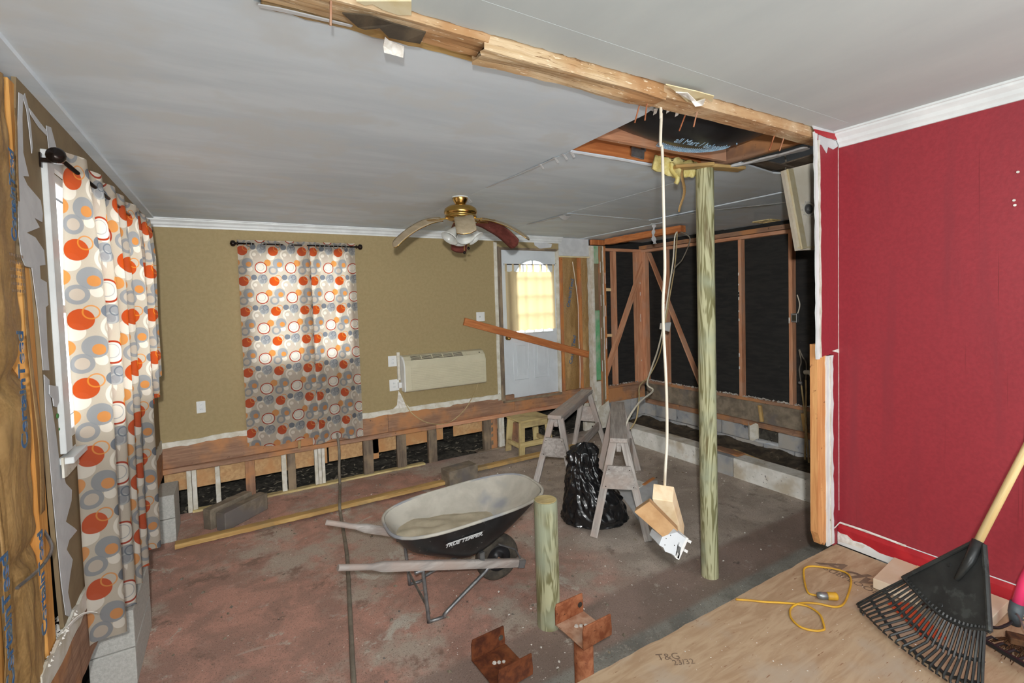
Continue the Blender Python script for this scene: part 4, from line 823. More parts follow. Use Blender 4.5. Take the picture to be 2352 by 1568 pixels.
for k, (da, drop, tw_) in enumerate(((4, .20, 8), (-72, .235, -26), (80, .19, 14), (120, .20, -26), (183, .22, 8))):
    a = view+rad(da); d = V((cos(a), sin(a), 0)); s = V((-sin(a), cos(a), 0)); tw = rad(tw_)
    def bl(u, v, d=d, s=s, drop=drop):
        r_ = .17+.47*u; w = (.056+.022*min(1, u*3))*(1 if u < .93 else math.sqrt(max(.15, 1-((u-.93)/.07)**2)))
        return V((FX, FY, 2.205))+d*(r_-.05*u*u)+s*((v-.5)*2*w*cos(tw))+V((0, 0, -drop*u**1.7+(v-.5)*2*w*sin(tw)))
    b = obj('blade', MB().grid(bl, 22, 6), ['blade_top', 'blade_under', 'brass'], fan, smooth=True, fix=False)
    so = b.modifiers.new('solid', 'SOLIDIFY'); so.thickness = .007; so.offset = -1
    me = b.data; n_ = me.polygons[60].normal
    so.material_offset = 1 if n_.z > 0 else 0
    if n_.z < 0:
        me.flip_normals()
        so.material_offset = 1
    so.material_offset_rim = 2
    obj('blade_arm', MB().bar(V((FX, FY, 2.215))+d*.10, V((FX, FY, 2.200))+d*.19, .028, .010).prism([V((FX, FY, 2.193))+d*x_+s*y_ for x_, y_ in ((.17, -.035), (.25, -.045), (.30, 0), (.25, .045), (.17, .035))], (0, 0, -.005)), 'brass', b)
for k, da in enumerate((-50, 15, 75, 190)):
    a = view+rad(da); d = V((cos(a), sin(a), 0)); ax = (d*.75-V((0, 0, .9))).normalized(); c = V((FX, FY, 2.135))+d*.05
    sh = obj('lamp_shade', MB().lathe([(.024, 0), (.03, .02), (.045, .045), (.055, .075), (.064, .10), (.078, .120), (.075, .1205), (.06, .10), (.05, .075), (.04, .046), (.025, .02), (.02, .004)], c+ax*.01, 26, ax, cap=False), 'glass_shade', fan, smooth=True)
    obj('lamp_holder', MB().lathe([(.0, -.03), (.018, -.028), (.022, 0), (.026, .016), (0, .016)], c, 16, ax), 'brass', sh, smooth=True)
for x, y, l in ((.01, -.03, .17), (.055, -.02, .13)):
    p = V((FX+x, FY+y, 2.105)); pc = obj('pull_chain', MB().tube([p, p-V((0, 0, l))], .002, 5), 'brass', fan)
    obj('pull_knob', MB().lathe([(0, 0), (.008, -.004), (.013, -.018), (.008, -.026), (0, -.028)], p-V((0, 0, l)), 12), 'bronze', pc, smooth=True)
obj('paper_flap', MB().grid(lambda u, v: V((FX+.075+.03*u, FY-.02+.05*v, ZC-.006-.035*u)), 3, 2), 'drywall_paper', fan, thick=.002)

# ------------------------------------------------------------------ air conditioner and wall plates
ac = thing('air_conditioner', (2.35, YB, .65), 'cream through-wall air conditioner with long louvred front beside the door', 'air conditioner')
A0, A1, AY = 1.785, 2.885, YB-.17
prof = [(YB, .42), (AY+.02, .42), (AY, .435), (AY, .735), (AY+.03, .80), (AY+.085, .845), (YB, .86)]
mb = MB().prism([(A0, y, z) for y, z in prof], (A1-A0, 0, 0)); obj('housing', mb, 'ac_plastic', ac, bevel=.012)
nrm = V((0, -.045/.07*-1, .055)); gp = lambda x, t, o=0: V((x, AY+.03+.055*t, .80+.045*t))+V((0, -.63, .77))*o
obj('vent_recess', MB().prism([gp(1.87, .02, .001), gp(2.57, .02, .001), gp(2.57, .98, .001), gp(1.87, .98, .001)], V((0, -.63, .77))*.006), 'ac_dark', ac)
for k in range(4): board('vent_slat', gp(1.87, .12+.25*k, .009), gp(2.57, .12+.25*k, .009), .006, .005, 'ac_plastic', ac, bevel=0)
for k in range(6): board('vent_rib', gp(1.87+.14*k, .02, .010), gp(1.87+.14*k, .98, .010), .008, .006, 'ac_plastic', ac, bevel=0)
for k in range(13): board('front_louver', (1.86, AY-.003, .455+.021*k), (2.855, AY-.003, .455+.021*k), .009, .010, 'ac_plastic', ac, bevel=.002)
obj('control_lid', MB().prism([gp(2.62, .05, .002), gp(2.85, .05, .002), gp(2.85, .95, .002), gp(2.62, .95, .002)], V((0, -.63, .77))*.004), 'ac_plastic', ac, bevel=.002)
obj('lid_knob', MB().lathe([(.009, 0), (.007, .006)], gp(2.81, .4, .006), 10, (0, -.63, .77)), 'ac_dark', ac)
obj('side_cap', MB().prism([(A0-.012, y+(.004 if y < YB else 0), z) for y, z in prof], (.03, 0, 0)), 'white_plastic', ac, bevel=.008)
def plate(x, z, label, name, kind, w=.078, h=.12, parent=None):
    t = thing(name, (x, YB, z), label, kind)
    obj('cover_plate', MB().box((x-w/2, YB-.007, z-h/2), (x+w/2, YB, z+h/2)), 'white_plastic', t, bevel=.003)
    if kind == 'outlet':
        for s in (-1, 1):
            obj('socket', MB().lathe([(.017, 0), (.016, .003), (0, .003)], (x, YB-.007, z+s*.022), 16, (0, -1, 0)), 'white_trim', t)
            obj('slot', MB().box((x-.008, YB-.0112, z+s*.022-.004), (x-.006, YB-.0102, z+s*.022+.006)).box((x+.006, YB-.0112, z+s*.022-.004), (x+.008, YB-.0102, z+s*.022+.006)), 'ac_dark', t, kind='stuff')
    else: obj('toggle', MB().bar((x-.012, YB-.007, z-.006), (x-.012, YB-.02, z+.006), .008, .012), 'white_trim', t)
    return t
plate(-.30, .505, 'white electrical outlet low on the tan wall near the room corner', 'wall_outlet', 'outlet')
plate(2.905, 1.288, 'white light switch plate on tan wall beside the door', 'light_switch', 'light switch', .125, .125)
plate(1.685, .795, 'white electrical outlet at the top left of the air conditioner', 'wall_outlet', 'outlet', .11, .13)
plate(1.695, .50, 'white electrical outlet with plug below the air conditioner corner', 'wall_outlet', 'outlet', .12, .14)
tb = thing('cable_stub', (.105, YB, .86), 'small white cable stub on tan wall beside the curtain hem', 'cable')
obj('stub', MB().lathe([(.018, 0), (.018, .03), (.012, .034), (.012, .05), (0, .05)], (.105, YB, .86), 12, (0, -1, 0)), 'white_plastic', tb)
pc = thing('power_cord', (1.75, YB-.02, .46), 'pale power cord drooping below the air conditioner to the ledger', 'cord')
obj('plug', MB().box((1.735, YB-.055, .46), (1.785, YB-.007, .53)), 'white_plastic', pc, bevel=.006)
obj('cord', MB().tube([(1.765, YB-.05, .47), (1.80, YB-.045, .30), (1.90, YB-.05, .12), (2.10, YB-.075, -.02), (2.35, YB-.082, -.055), (2.58, YB-.06, .06), (2.72, YB-.05, .22), (2.80, YB-.045, .36), (2.82, YB-.05, .43)], .0055, 6, 8), 'cable_tan', pc, smooth=True)
cv = thing('conduit_cover', (1.77, YB, .80), 'short white cover strip at the left end of the air conditioner', 'cover strip')
obj('cover', MB().box((1.735, YB-.03, .56), (1.77, YB, .90)), 'white_dirty', cv, bevel=.004)

# ================================================================== loose things
brc = board('brace_board', PY(1066, 738, 5.765), PY(1351, 814, 5.695), .035, .10, 'lumber_rust', up=(0, 0, 1))
tag(brc, 'reddish board nailed slantwise across the white door', 'board')
yb = board('floor_board', (-.50, 4.98, -.518), (1.98, 5.00, -.518), .085, .04, 'lumber_yellow', rough=.002, up=(0, 0, 1))
yb.rotation_euler.z += rad(0); tag(yb, 'long yellowed board on the slab, piece running from the corner pier', 'board')
yb2 = board('floor_board', (2.35, 5.17, -.518), (4.15, 5.19, -.518), .085, .04, 'lumber_yellow', rough=.002)
tag(yb2, 'yellowed board on the slab in front of the wooden step, piece past the block', 'board')
def cblock(name, c, s, rz, label, mat='concrete', group=None, tilt=0):
    mb = MB(); o = obj(name, mb.box((-s[0]/2, -s[1]/2, 0), (s[0]/2, s[1]/2, s[2])), mat, bevel=.008)
    o.rotation_euler = (tilt, 0, rz); o.location = V(c)+V((0, 0, s[2]/2)); return tag(o, label, 'concrete block', group)
cblock('concrete_block', (2.17, 4.985, ZS), (.38, .19, .19), rad(8), 'dusty concrete block between the two yellowed floor boards', 'block_dirty')
cblock('concrete_block', (-.10, 5.42, ZS), (.46, .10, .19), rad(40), 'dirty olive concrete block on the slab by the white studs, half nearer the corner', 'block_dirty')
cblock('concrete_block', (.02, 5.33, ZS), (.50, .11, .17), rad(42), 'dirty olive concrete block on the slab by the white studs, half with a grey end', 'block_dirty')
def pier_(x0, x1, y0, y1, zt, n, label, m):
    t = thing('block_pier', ((x0+x1)/2, (y0+y1)/2, ZS), label, 'pier'); h = (zt-ZS)/n
    for k in range(n): obj('concrete_block', MB().box((x0, y0, ZS+h*k), (x1, y1, ZS+h*(k+1)-.004)), m, t, bevel=.006)
pier_(-.735, -.535, 3.30, 3.86, -.135, 2, 'pale concrete block pier under the left wall, nearer the camera', 'concrete_light')
pier_(-.70, -.505, 5.17, 5.58, -.135, 2, 'pale concrete block pier in the corner of tan walls', 'concrete_light')
# grey flat cable from the sill across the slab
gc = obj('floor_cable', MB().tube([(.985, 5.715, .045), (1.0, 5.715, -.08), (1.0, 5.70, -.2), (.99, 5.69, -.40), (.985, 5.66, -.55), (.857, 4.985, -.488), (.84, 4.86, -.545), (.75, 4.15, -.552), (.682, 3.74, -.552), (.585, 3.2, -.552), (.485, 2.64, -.552), (.40, 2.1, -.552), (.32, 1.6, -.552)], .015, 8, 4), 'cable_grey', smooth=True)
tag(gc, 'grey cable hanging off the sill and running straight across the slab', 'cable')

# posts
def post(name, x, y, z0, z1, r0, label, n=28):
    def p(u, v): 
        a = u*2*pi; r_ = r0*(1+.025*NZ.noise(V((cos(a)*1.3, sin(a)*1.3, v*(z1-z0)*2+x)))+.008*NZ.noise(V((cos(a)*5, sin(a)*5, v*3))))
        return V((x+r_*cos(a), y+r_*sin(a), z0+(z1-z0)*v))
    mb = MB().grid(p, n, 40); k = len(mb.v); mb.add([p(i/n, 1) for i in range(n)], [tuple(range(n))])
    t = obj(name, mb, 'treated_post', smooth=False); tag(t, label, 'post'); 
    t.data.polygons.foreach_set('use_smooth', [len(f.vertices) == 4 for f in t.data.polygons]); return t
post('timber_post', 2.945, 2.265, ZS, 2.383, .0605, 'tall round treated timber post propping the ceiling hole')
sp = post('timber_post', 1.652, 2.47, ZS, .243, .074, 'short round treated timber post standing behind the rusty saddle')
obj('end_grain', MB().lathe([(.069, 0), (.066, .0025), (.045, .003), (.02, .0035), (0, .0035)], (1.652, 2.47, .2432), 28), 'lumber_step', sp)
for k, (p, q, l) in enumerate((((2.66, 2.30, 2.372), (2.93, 2.20, 2.396), 'yellow wood shim on top of the tall post, end with yellow wool'), ((2.93, 2.235, 2.396), (3.20, 2.15, 2.386), 'yellow wood shim on top of the tall post, end toward red wall'))):
    tag(board('wood_shim', p, q, .09, .022, 'lumber_yellow'), l, 'shim')
# wool hanging from the hole
wm = obj('insulation_scrap', MB().grid(lambda u, v: V((2.50+.42*u, 2.305+.03*v, 2.44-.085*v+.03*NZ.noise(V((u*7, v*5, 2)))-.03*sin(pi*u)*v)), 22, 6).grid(lambda u, v: V((2.63+.045*u+.03*sin(2*v), 2.285+.02*sin(6*v)+.012*u, 2.40-.06*v-.08*v*(u < .6))), 5, 8), 'foam_yellow', smooth=True, thick=.025)
tag(wm, 'tuft of yellow insulation wool hanging by the tall post', 'insulation')
ws = obj('paper_shred', MB().grid(lambda u, v: V((2.715+.035*u*(1-.5*v)+.02*sin(4*v), 2.285+.01*sin(8*v), 2.385-.31*v)), 3, 16), 'kraft_paper', smooth=True, thick=.003)
tag(ws, 'brown paper shred dangling from the ceiling hole beside tall post', 'paper')
bk = thing('junction_box', PZ(1462, 350, 2.42), 'dark metal bracket fixed to joist in the ceiling hole', 'bracket')
p = PY(1466, 350, 2.36); obj('plate', MB().bar(p+V((-.06, 0, 0)), p+V((.05, -.0, -.01)), .06, .012, (0, 1, 0)).bar(p+V((.05, 0, .01)), p+V((.05, 0, .05)), .012, .03), 'steel', bk)

# cable with hung timber offcuts
CB = V((1.722, 1.552, 2.37))
cbl = obj('hanging_cable', MB().tube([CB, V((1.722, 1.552, 2.30)), PY(1519, 262, 1.552), PY(1517, 330, 1.552), PY(1521, 345, 1.552), PY(1524, 470, 1.552), PY(1527, 600, 1.552), PY(1526, 645, 1.552), PY(1523, 690, 1.552), PY(1524, 760, 1.552), PY(1530, 880, 1.552), PY(1532, 1000, 1.552), PY(1528, 1080, 1.552), PY(1527, 1108, 1.60), PY(1527, 1114, 1.62)], .0068, 8, 4), 'cable_white', smooth=True)
tag(cbl, 'white electrical cable hanging plumb from rotten beam down to timber offcuts', 'cable')
def ob_box(name, pts8, mat, label, cat, bevel=.003):
    o = obj(name, MB().add(pts8, [(0, 1, 2, 3), (4, 7, 6, 5), (0, 4, 5, 1), (1, 5, 6, 2), (2, 6, 7, 3), (3, 7, 4, 0)]), mat, bevel=bevel); return tag(o, label, cat)
def offcut(name, c, ax, w, h, L, face, mat, label):
    ax = V(ax).normalized(); f = V(face); f = (f-ax*f.dot(ax)).normalized(); s = ax.cross(f); c = V(c)
    p = [c+s*a*w/2+f*b*h/2+ax*e*L/2 for e in (-1, 1) for a, b in ((-1, -1), (1, -1), (1, 1), (-1, 1))]
    return ob_box(name, p, mat, label, 'timber offcut')
# rear offcut: sawn end up and toward the viewer; front offcut crossing it
def offc(pix, ext, mat, label):
    o = obj('timber_offcut', MB().prism([PY(*p) for p in pix], ext), mat, bevel=.003); return tag(o, label, 'timber offcut')
offc([(1501, 1110, 1.62), (1548, 1117, 1.60), (1545, 1152, 1.555), (1498, 1145, 1.575)], PY(1572, 1206, 1.73)-PY(1548, 1117, 1.60), 'offcut_end', 'pale timber offcut with clean sawn end, rear one on hanging cable')
A_, B_, C_, D_ = PY(1456, 1175, 1.44), PY(1491, 1151, 1.485), PY(1558, 1219, 1.46), PY(1522, 1233, 1.415)
obj_ = obj('timber_offcut', MB().prism([A_, B_, C_, D_], PY(1493, 1143, 1.56)-B_), 'offcut_side', bevel=.003); tag(obj_, 'tan timber offcut slanting in front of the pale one on hanging cable', 'timber offcut')
nb = thing('switch_box', PY(1545, 1255, 1.52), 'white electrical box with studs hanging below the timber offcuts', 'electrical box')
q = lambda x, y, Y=1.43: PY(x, y, Y)
obj('box_body', MB().prism([q(1522, 1231), q(1556, 1222), q(1576, 1236), q(1556, 1281), q(1542, 1272), q(1528, 1267), q(1524, 1258), q(1514, 1252)], (.02, .075, .01)), 'white_metal', nb, bevel=.002)
obj('box_flange', MB().prism([q(1557, 1243), q(1567, 1246), q(1560, 1284), q(1550, 1280)], (.02, .085, .01)), 'white_plastic', nb, bevel=.002)
obj('cover_plate', MB().prism([q(1577, 1234), q(1582, 1236), q(1560, 1286), q(1553, 1283)], (.015, .09, .01)), 'white_plastic', nb, bevel=.001)
for x, y in ((1578, 1240), (1570, 1262)): obj('toggle', MB().bar(q(x, y, 1.47), q(x+7, y+4, 1.47), .012, .012), 'white_plastic', nb)
for x, y in ((1530, 1236), (1540, 1229), (1527, 1251), (1549, 1252)): obj('hole', MB().lathe([(.0022, 0), (.0022, .001), (0, .001)], q(x, y, 1.4290), 8, (0, -1, 0)), 'ac_dark', nb)

# ------------------------------------------------------------------ wheelbarrow
WB0 = V((1.62, 3.09, ZS)); wa = rad(-3.5)
def W(u, v, h): return WB0+V((u*cos(wa)-v*sin(wa)*1, u*sin(wa)+v*cos(wa), h))
wb_ = thing('wheelbarrow', W(-.4, 0, 0), 'black wheelbarrow with a dusty grey tray and weathered wooden handles', 'wheelbarrow')
def handle(s):
    f0, f1 = W(.16, s*.105, .125), W(-1.14, s*.325, .565)
    d = (f1-f0); L = d.length; d = d.normalized(); sd = d.cross(V((0, 0, 1))).normalized(); up = sd.cross(d)
    def p(u, v):
        a = v*2*pi; k = min(1, max(0, (u-.80)/.05)); w, h = .022-.003*k, .030-.012*k; sq = 4 if k < .5 else 2.2
        ca, sa = cos(a), sin(a); q_ = (abs(ca)**sq+abs(sa)**sq)**(-1/sq); return f0+d*L*u+sd*w*ca*q_+up*h*sa*q_
    mb = MB().grid(p, 40, 16); n = 41
    mb.add([p(1, i/16) for i in range(16)], [tuple(range(16))]); mb.add([p(0, i/16) for i in range(16)], [tuple(range(16))])
    o = obj('handle', mb, 'lumber_grey', wb_, smooth=False); return f0, d, L
H = {s: handle(s) for s in (-1, 1)}
def rail(s, u):   # point on a handle at barrow coordinate u
    f0, d, L = H[s]; t = (.16-u)/1.30; return f0+d*L*t
def rrect(cu, lu, lv, h0, h1, n=40, sq=3.2):
    o = []
    for i in range(n):
        a = 2*pi*i/n; c, s = cos(a), sin(a); q_ = (abs(c)**sq+abs(s)**sq)**(-1/sq); x = c*q_; y = s*q_
        o.append((cu+lu*x, lv*y, h0+(h1-h0)*(x+1)/2))
    return o
NR = 48
def ring(t, inset=0):   # t 0 bottom .. 1 rim
    e = t**.8; cu = -.44*(1-e)+(-.235)*e; lu = (.235*(1-e)+.565*e)-inset; lv = (.185*(1-e)+.325*e)-inset
    if t < .12: lu *= .92+.08*t/.12; lv *= .92+.08*t/.12
    return [W(*p) for p in rrect(cu, lu, lv, .435+(.585-.435)*t+inset*(1-t)*.4, .285+(.665-.285)*t+inset*(1-t)*.4, NR)]
def loft(rings, capb=True):
    mb = MB(); n = NR
    for r_ in rings: mb.v += [tuple(p) for p in r_]
    for i in range(len(rings)-1): mb.f += [(i*n+j, i*n+(j+1) % n, (i+1)*n+(j+1) % n, (i+1)*n+j) for j in range(n)]
    if capb: mb.f.append(tuple(range(n)))
    return mb
ts = [0, .04, .1, .2, .35, .5, .65, .8, .92, 1]
tray = obj('tray', loft([ring(t) for t in ts]), 'tray_black', wb_, smooth=True)
obj('tray_lining', loft([ring(t, .012) for t in ts]), 'tray_inside', tray, smooth=True)
rim = ring(1); obj('rim', MB().tube([p for p in rim]+[rim[0], rim[1]], .011, 8), 'tray_inside', tray, smooth=True)
def dust(u, v):
    a = v*2*pi; k = int(v*NR) % NR; f = v*NR-int(v*NR); r1 = ring(.42, .014); c = sum(r1, V((0, 0, 0)))/NR; e = r1[k].lerp(r1[(k+1) % NR], f)
    return c.lerp(e, u)+V((0, 0, .035*(1-u*u)+.02*NZ.noise(V((u*3*cos(a), u*3*sin(a), 1)))-.015))
obj('cement_heap', MB().grid(dust, 14, NR), 'cement_dust', tray, smooth=True)
# lettering on the near side of the tray
rA, rB = ring(.60), ring(.42); fi = lambda r_, x: min((p for p in r_ if p.y < W(0, 0, 0).y), key=lambda p: abs(p.x-x))
P1, P2 = W(-.36, -.27, .50), W(-.06, -.275, .465)
def side(x, t):
    r_ = [p for p in ring(t) if p.y < WB0.y]; r_.sort(key=lambda p: p.x)
    for a, b in zip(r_, r_[1:]):
        if a.x <= x <= b.x: return a.lerp(b, (x-a.x)/(b.x-a.x))
    return r_[0]
a, b, up_ = side(1.17, .60), side(1.43, .62), side(1.30, .75)-side(1.30, .45)
nn = (b-a).cross(up_).normalized()
dirn = PP(1102, 1225, a, nn)-PP(1030, 1250, a, nn)
cN = side(1.30, .55)+nn*.006 if nn.y < 0 else side(1.30, .55)-nn*.006
nn = nn if nn.y < 0 else -nn
ctr = PP(1066, 1240, cN+nn*.002, nn)
tt = text('lettering', 'TRUE TEMPER.', ctr+nn*.001, dirn, up_, .041, 'ink_white', tray, shear=.35, bold=.0012)
bar_o = obj('lettering_bar', MB().bar(ctr+dirn.normalized()*-.115+up_.normalized()*.019+nn*.001, ctr+dirn.normalized()*.125+up_.normalized()*.019+nn*.001, .002, .007, up_), 'ink_white', tray)
# undercarriage
for s in (-1, 1):
    a, b = rail(s, -.63)-V((0, 0, .035)), rail(s, -.14)-V((0, 0, .035)); f = W(-.60, s*.235, .012); g = W(-.49, s*.235, .012); out = V((0, s*.0, 0))
    obj('leg', MB().tube([a+V((-.05, 0, 0)), a, a.lerp(f, .12)+V((.004, 0, 0)), f+V((0, 0, .03)), f], .0125, 8, 3).tube([f, f.lerp(g, .5)-V((0, 0, .002)), g], .011, 8).tube([g, g+V((.02, 0, .03)), b.lerp(g, .1), b, b+V((.06, 0, -.0))], .0125, 8, 3), 'steel', wb_, smooth=True)
    obj('fork_brace', MB().tube([rail(s, .14)+V((0, 0, .03)), rail(s, .10)+V((0, 0, .10)), W(-.02, s*.08, .30)], .006, 6), 'steel', wb_)
    obj('bolt_plate', MB().bar(rail(s, .165), rail(s, .11), .05, .055), 'steel', wb_)
    p = rail(s, -.19); obj('riser_block', MB().bar(p+V((0, 0, .02)), p+V((0, 0, .085)), .03, .035, (1, 0, 0)), 'steel', wb_)
obj('leg_tie', MB().tube([W(-.60, -.235, .10), W(-.60, .235, .10)], .009, 6), 'steel', wb_)
wh = obj('wheel', MB().lathe([(.095, -.036), (.125, -.046), (.152, -.04), (.166, -.02), (.168, 0), (.166, .02), (.152, .04), (.125, .046), (.095, .036), (.085, 0), (.095, -.036)], W(0, 0, .168), 36, (-sin(wa), cos(wa), 0), cap=False), 'tyre', wb_, smooth=True)
obj('rim_disc', MB().lathe([(0, -.032), (.03, -.034), (.036, -.022), (.075, -.020), (.097, -.034), (.097, .034), (.075, .020), (.036, .022), (.03, .034), (0, .032)], W(0, 0, .168), 30, (-sin(wa), cos(wa), 0)), 'plastic_black', wh, smooth=True)
obj('axle', MB().tube([W(.0, -.13, .168), W(0, .13, .168)], .010, 8), 'rust', wh)

# ------------------------------------------------------------------ sawhorses
def sawhorse(f, b, zt, label, feet=None, seed=0):
    f, b = V((f[0], f[1], zt)), V((b[0], b[1], zt)); ax = (b-f).normalized(); sd = ax.cross(V((0, 0, 1))).normalized(); L = (b-f).length
    t = thing('sawhorse', ((f.x+b.x)/2, (f.y+b.y)/2, ZS), label, 'sawhorse', None)
    board('top_board', f-V((0, 0, .02)), b-V((0, 0, .02)), .15, .04, 'lumber_grey', t, rough=.0012)
    board('beam_rail', f+ax*.04-V((0, 0, .085)), b-ax*.04-V((0, 0, .085)), .04, .09, 'lumber_grey', t)
    for e, sg in ((f, -1), (b, 1)):
        base = e-ax*sg*.07
        for s in (-1, 1):
            top_ = base+sd*s*.045-V((0, 0, .045)); foot = V((base.x, base.y, ZS))+sd*s*.225+ax*sg*.17
            board('leg', top_, foot+V((0, 0, .006)), .035, .064, 'lumber_grey', t, up=sd*s, rough=.001)
        g0 = base-V((0, 0, .33))+ax*sg*.092; 
        obj('gusset', MB().prism([g0+sd*.095+V((0, 0, .10)), g0-sd*.095+V((0, 0, .10)), g0-sd*.150-V((0, 0, .10)), g0+sd*.150-V((0, 0, .10))], ax*sg*.018), 'lumber_grey', t)
        for s in (-1, 1):
            for zz in (.07, -.08): obj('screw', MB().lathe([(.005, 0), (.004, .002), (0, .002)], g0+sd*s*(.10-.2*zz)+V((0, 0, zz))+ax*sg*.018, 8, ax*sg), 'bronze', t)
    board('stretcher', V((f.x, f.y, ZS+.40))+sd*.13-ax*.02, V((b.x, b.y, ZS+.36))+sd*.14, .022, .11, 'lumber_grey', t)
    return t
sawhorse((2.875, 4.09), (4.05, 4.99), .28, 'weathered grey sawhorse standing before the green pier, left one')
sawhorse((2.838, 3.086), (3.846, 4.185), .28, 'weathered grey sawhorse straddling beside the black bag, facing end-on')
# wooden step stool
st = thing('step_stool', (3.42, 5.42, ZS), 'low pale wooden step stool under the back wall ledger', 'stool')
SX0, SX1, SY0, SY1, SZ = 3.20, 3.66, 5.32, 5.66, -.085
board('seat', (SX0-.01, (SY0+SY1)/2, SZ-.012), (SX1+.01, (SY0+SY1)/2, SZ-.012), .37, .024, 'lumber_step', st)
for x, dx in ((SX0+.03, -.05), (SX1-.03, .05), ):
    for y, dy in ((SY0+.02, -.03), (SY1-.02, .03)): board('leg', (x, y, SZ-.03), (x+dx*.6, y+dy, ZS), .085, .03, 'lumber_step', st, up=(0, 1, 0))
for y in (SY0, SY1): board('apron', (SX0, y, SZ-.06), (SX1, y, SZ-.06), .025, .075, 'lumber_step', st)
for y in (SY0-.01,): board('stretcher', (SX0-.02, y, -.40), (SX1+.02, y, -.40), .025, .07, 'lumber_step', st)
for x in (SX0-.005, SX1+.005): board('stretcher', (x, SY0, -.42), (x, SY1, -.42), .025, .06, 'lumber_step', st)

# ------------------------------------------------------------------ black rubbish bag
BC = V((2.83, 3.42, ZS))
ex, ey = V((.86, -.51, 0)), V((.51, .86, 0))   # broad side toward the near room
def bag(u, v):
    a = u*2*pi; key = [(0, .27, .20, .0), (.03, .31, .24, .0), (.12, .30, .25, 0), (.30, .265, .24, -.02), (.45, .215, .20, -.05), (.60, .17, .165, -.085), (.68, .145, .14, -.10), (.735, .128, .12, -.10), (.80, .150, .13, -.095), (.90, .145, .11, -.085), (.97, .09, .06, -.08), (1, .01, .01, -.08)]
    for k in range(len(key)-1):
        if key[k][0] <= v <= key[k+1][0]:
            f = (v-key[k][0])/(key[k+1][0]-key[k][0]); f = f*f*(3-2*f) if k > 0 else f
            rx, ry, ox = (key[k][i]+(key[k+1][i]-key[k][i])*f for i in (1, 2, 3)); break
    p = V((cos(a)*3, sin(a)*3, v*4.5)); n = .0
    n += .020*NZ.noise(p)+.030*(abs(NZ.noise(p*1.1+V((15, 3, 8))))-.2)*min(1, v*8)+.022*(abs(NZ.noise(V((cos(a)*2.2+7, sin(a)*5.1, v*7.3+cos(a)*3))))-.2)+.016*(abs(NZ.noise(V((cos(a)*6.4, sin(a)*4.4+3, v*5.1-3*sin(a)))))-.2)+.006*(abs(NZ.noise(V((cos(a)*4, sin(a)*4, v*11+2*cos(a)))))-.2)
    fold = .016*sin(a*9+4*NZ.noise(p*.8))*math.exp(-((v-.735)/.07)**2)
    fl_ = -.012*abs(sin(6*a+9*v+3*NZ.noise(p*.5)))*(v > .04)
    s = 1+n/max(.12, rx); sag = .03*NZ.noise(V((cos(a)*2, sin(a)*2, 9)))
    return BC+ex*(ox+(rx*s+fold+fl_)*cos(a))+ey*((ry*s+fold+fl_)*sin(a))+V((0, 0, .004+.72*v+(sag if v > .1 else 0)))
bg = obj('rubbish_bag', MB().grid(bag, 150, 130), 'bag_black', smooth=True); tag(bg, 'full black plastic rubbish bag between the two sawhorses', 'rubbish bag')
sm = bg.modifiers.new('crease', 'DISPLACE'); tx_ = bpy.data.textures.new('crease', 'VORONOI'); tx_.noise_scale = .09; tx_.distance_metric = 'DISTANCE'; sm.texture = tx_; sm.strength = .009; sm.mid_level = .5; sm.texture_coords = 'GLOBAL'
# offcuts of drywall on the slab behind the bag
for nm, pts, z, m, lb, ct in (('drywall_offcut', [(1408, 1112), (1510, 1103), (1520, 1180), (1470, 1200), (1445, 1160)], ZS+.012, 'drywall_paper', 'grey drywall offcut lying on slab behind the black bag', 'drywall offcut'),
                    ('drywall_offcut', [(1425, 1118), (1458, 1099), (1482, 1108), (1470, 1118)], ZS+.026, 'plaster', 'small broken drywall corner lying on the larger grey offcut', 'drywall offcut')):
    tag(obj(nm, MB().prism([PZ(x, y, z) for x, y in pts], (0, 0, -.011)), m), lb, ct)
p = PZ(1480, 1112, ZS+.06); tag(board('wood_splinter', PZ(1478, 1113, ZS+.03), PZ(1502, 1097, ZS+.05), .035, .012, 'lumber_orange'), 'orange wood splinter lying on grey drywall offcut behind bag', 'wood scrap')

# ------------------------------------------------------------------ rusty jack posts
def saddle(c, zp, rx, ry, hf, rz, label, mat, pole_r=.05, lean=0):
    c = V((c[0], c[1], zp)); t = thing('jack_post', (c.x, c.y, ZS), label, 'jack post'); R = M.Rotation(rz, 3, 'Z'); T_ = .009
    def bx(lo, hi): 
        mb = MB().box(lo, hi); mb.v = [tuple(c+R @ V(p)) for p in mb.v]; return mb
    o = obj('saddle_plate', bx((-rx, -ry, -T_), (rx, ry, 0)), 'rust_pale' if mat == 'rust' else mat, t, bevel=.003)
    for s in (-1, 1):
        pts = [(-rx, s*ry, -T_), (rx*.97, s*ry, -T_), (rx, s*ry, .02), (rx*.94, s*ry, hf), (-rx*.92, s*ry, hf*1.04), (-rx, s*ry, hf*.8)]
        mb = MB().prism(pts, (0, s*T_, 0)); mb.v = [tuple(c+R @ V(p)) for p in mb.v]; obj('saddle_flange', mb, mat, t, bevel=.002)
    obj('pipe', MB().lathe([(pole_r*.96, ZS-zp), (pole_r, ZS-zp+.02), (pole_r, -.012)], c, 24), mat, t, smooth=True)
    obj('base_plate', MB().box((c.x-.09, c.y-.09, ZS), (c.x+.09, c.y+.09, ZS+.008)), mat, t)
    obj('bolt_hole', MB().lathe([(.014, 0), (.014, .002), (0, .002)], c+R @ V((rx*.72, ry-.001, hf*.45)), 12, R @ V((0, -1, 0))), 'soil', t)
    for k in range(3): obj('plaster_crumb', MB().lathe([(.012-.002*k, 0), (.009, .006), (0, .008)], c+R @ V((-rx*.2+.02*k, ry*.3-.012*k, 0)), 6), 'plaster', t)
    return t
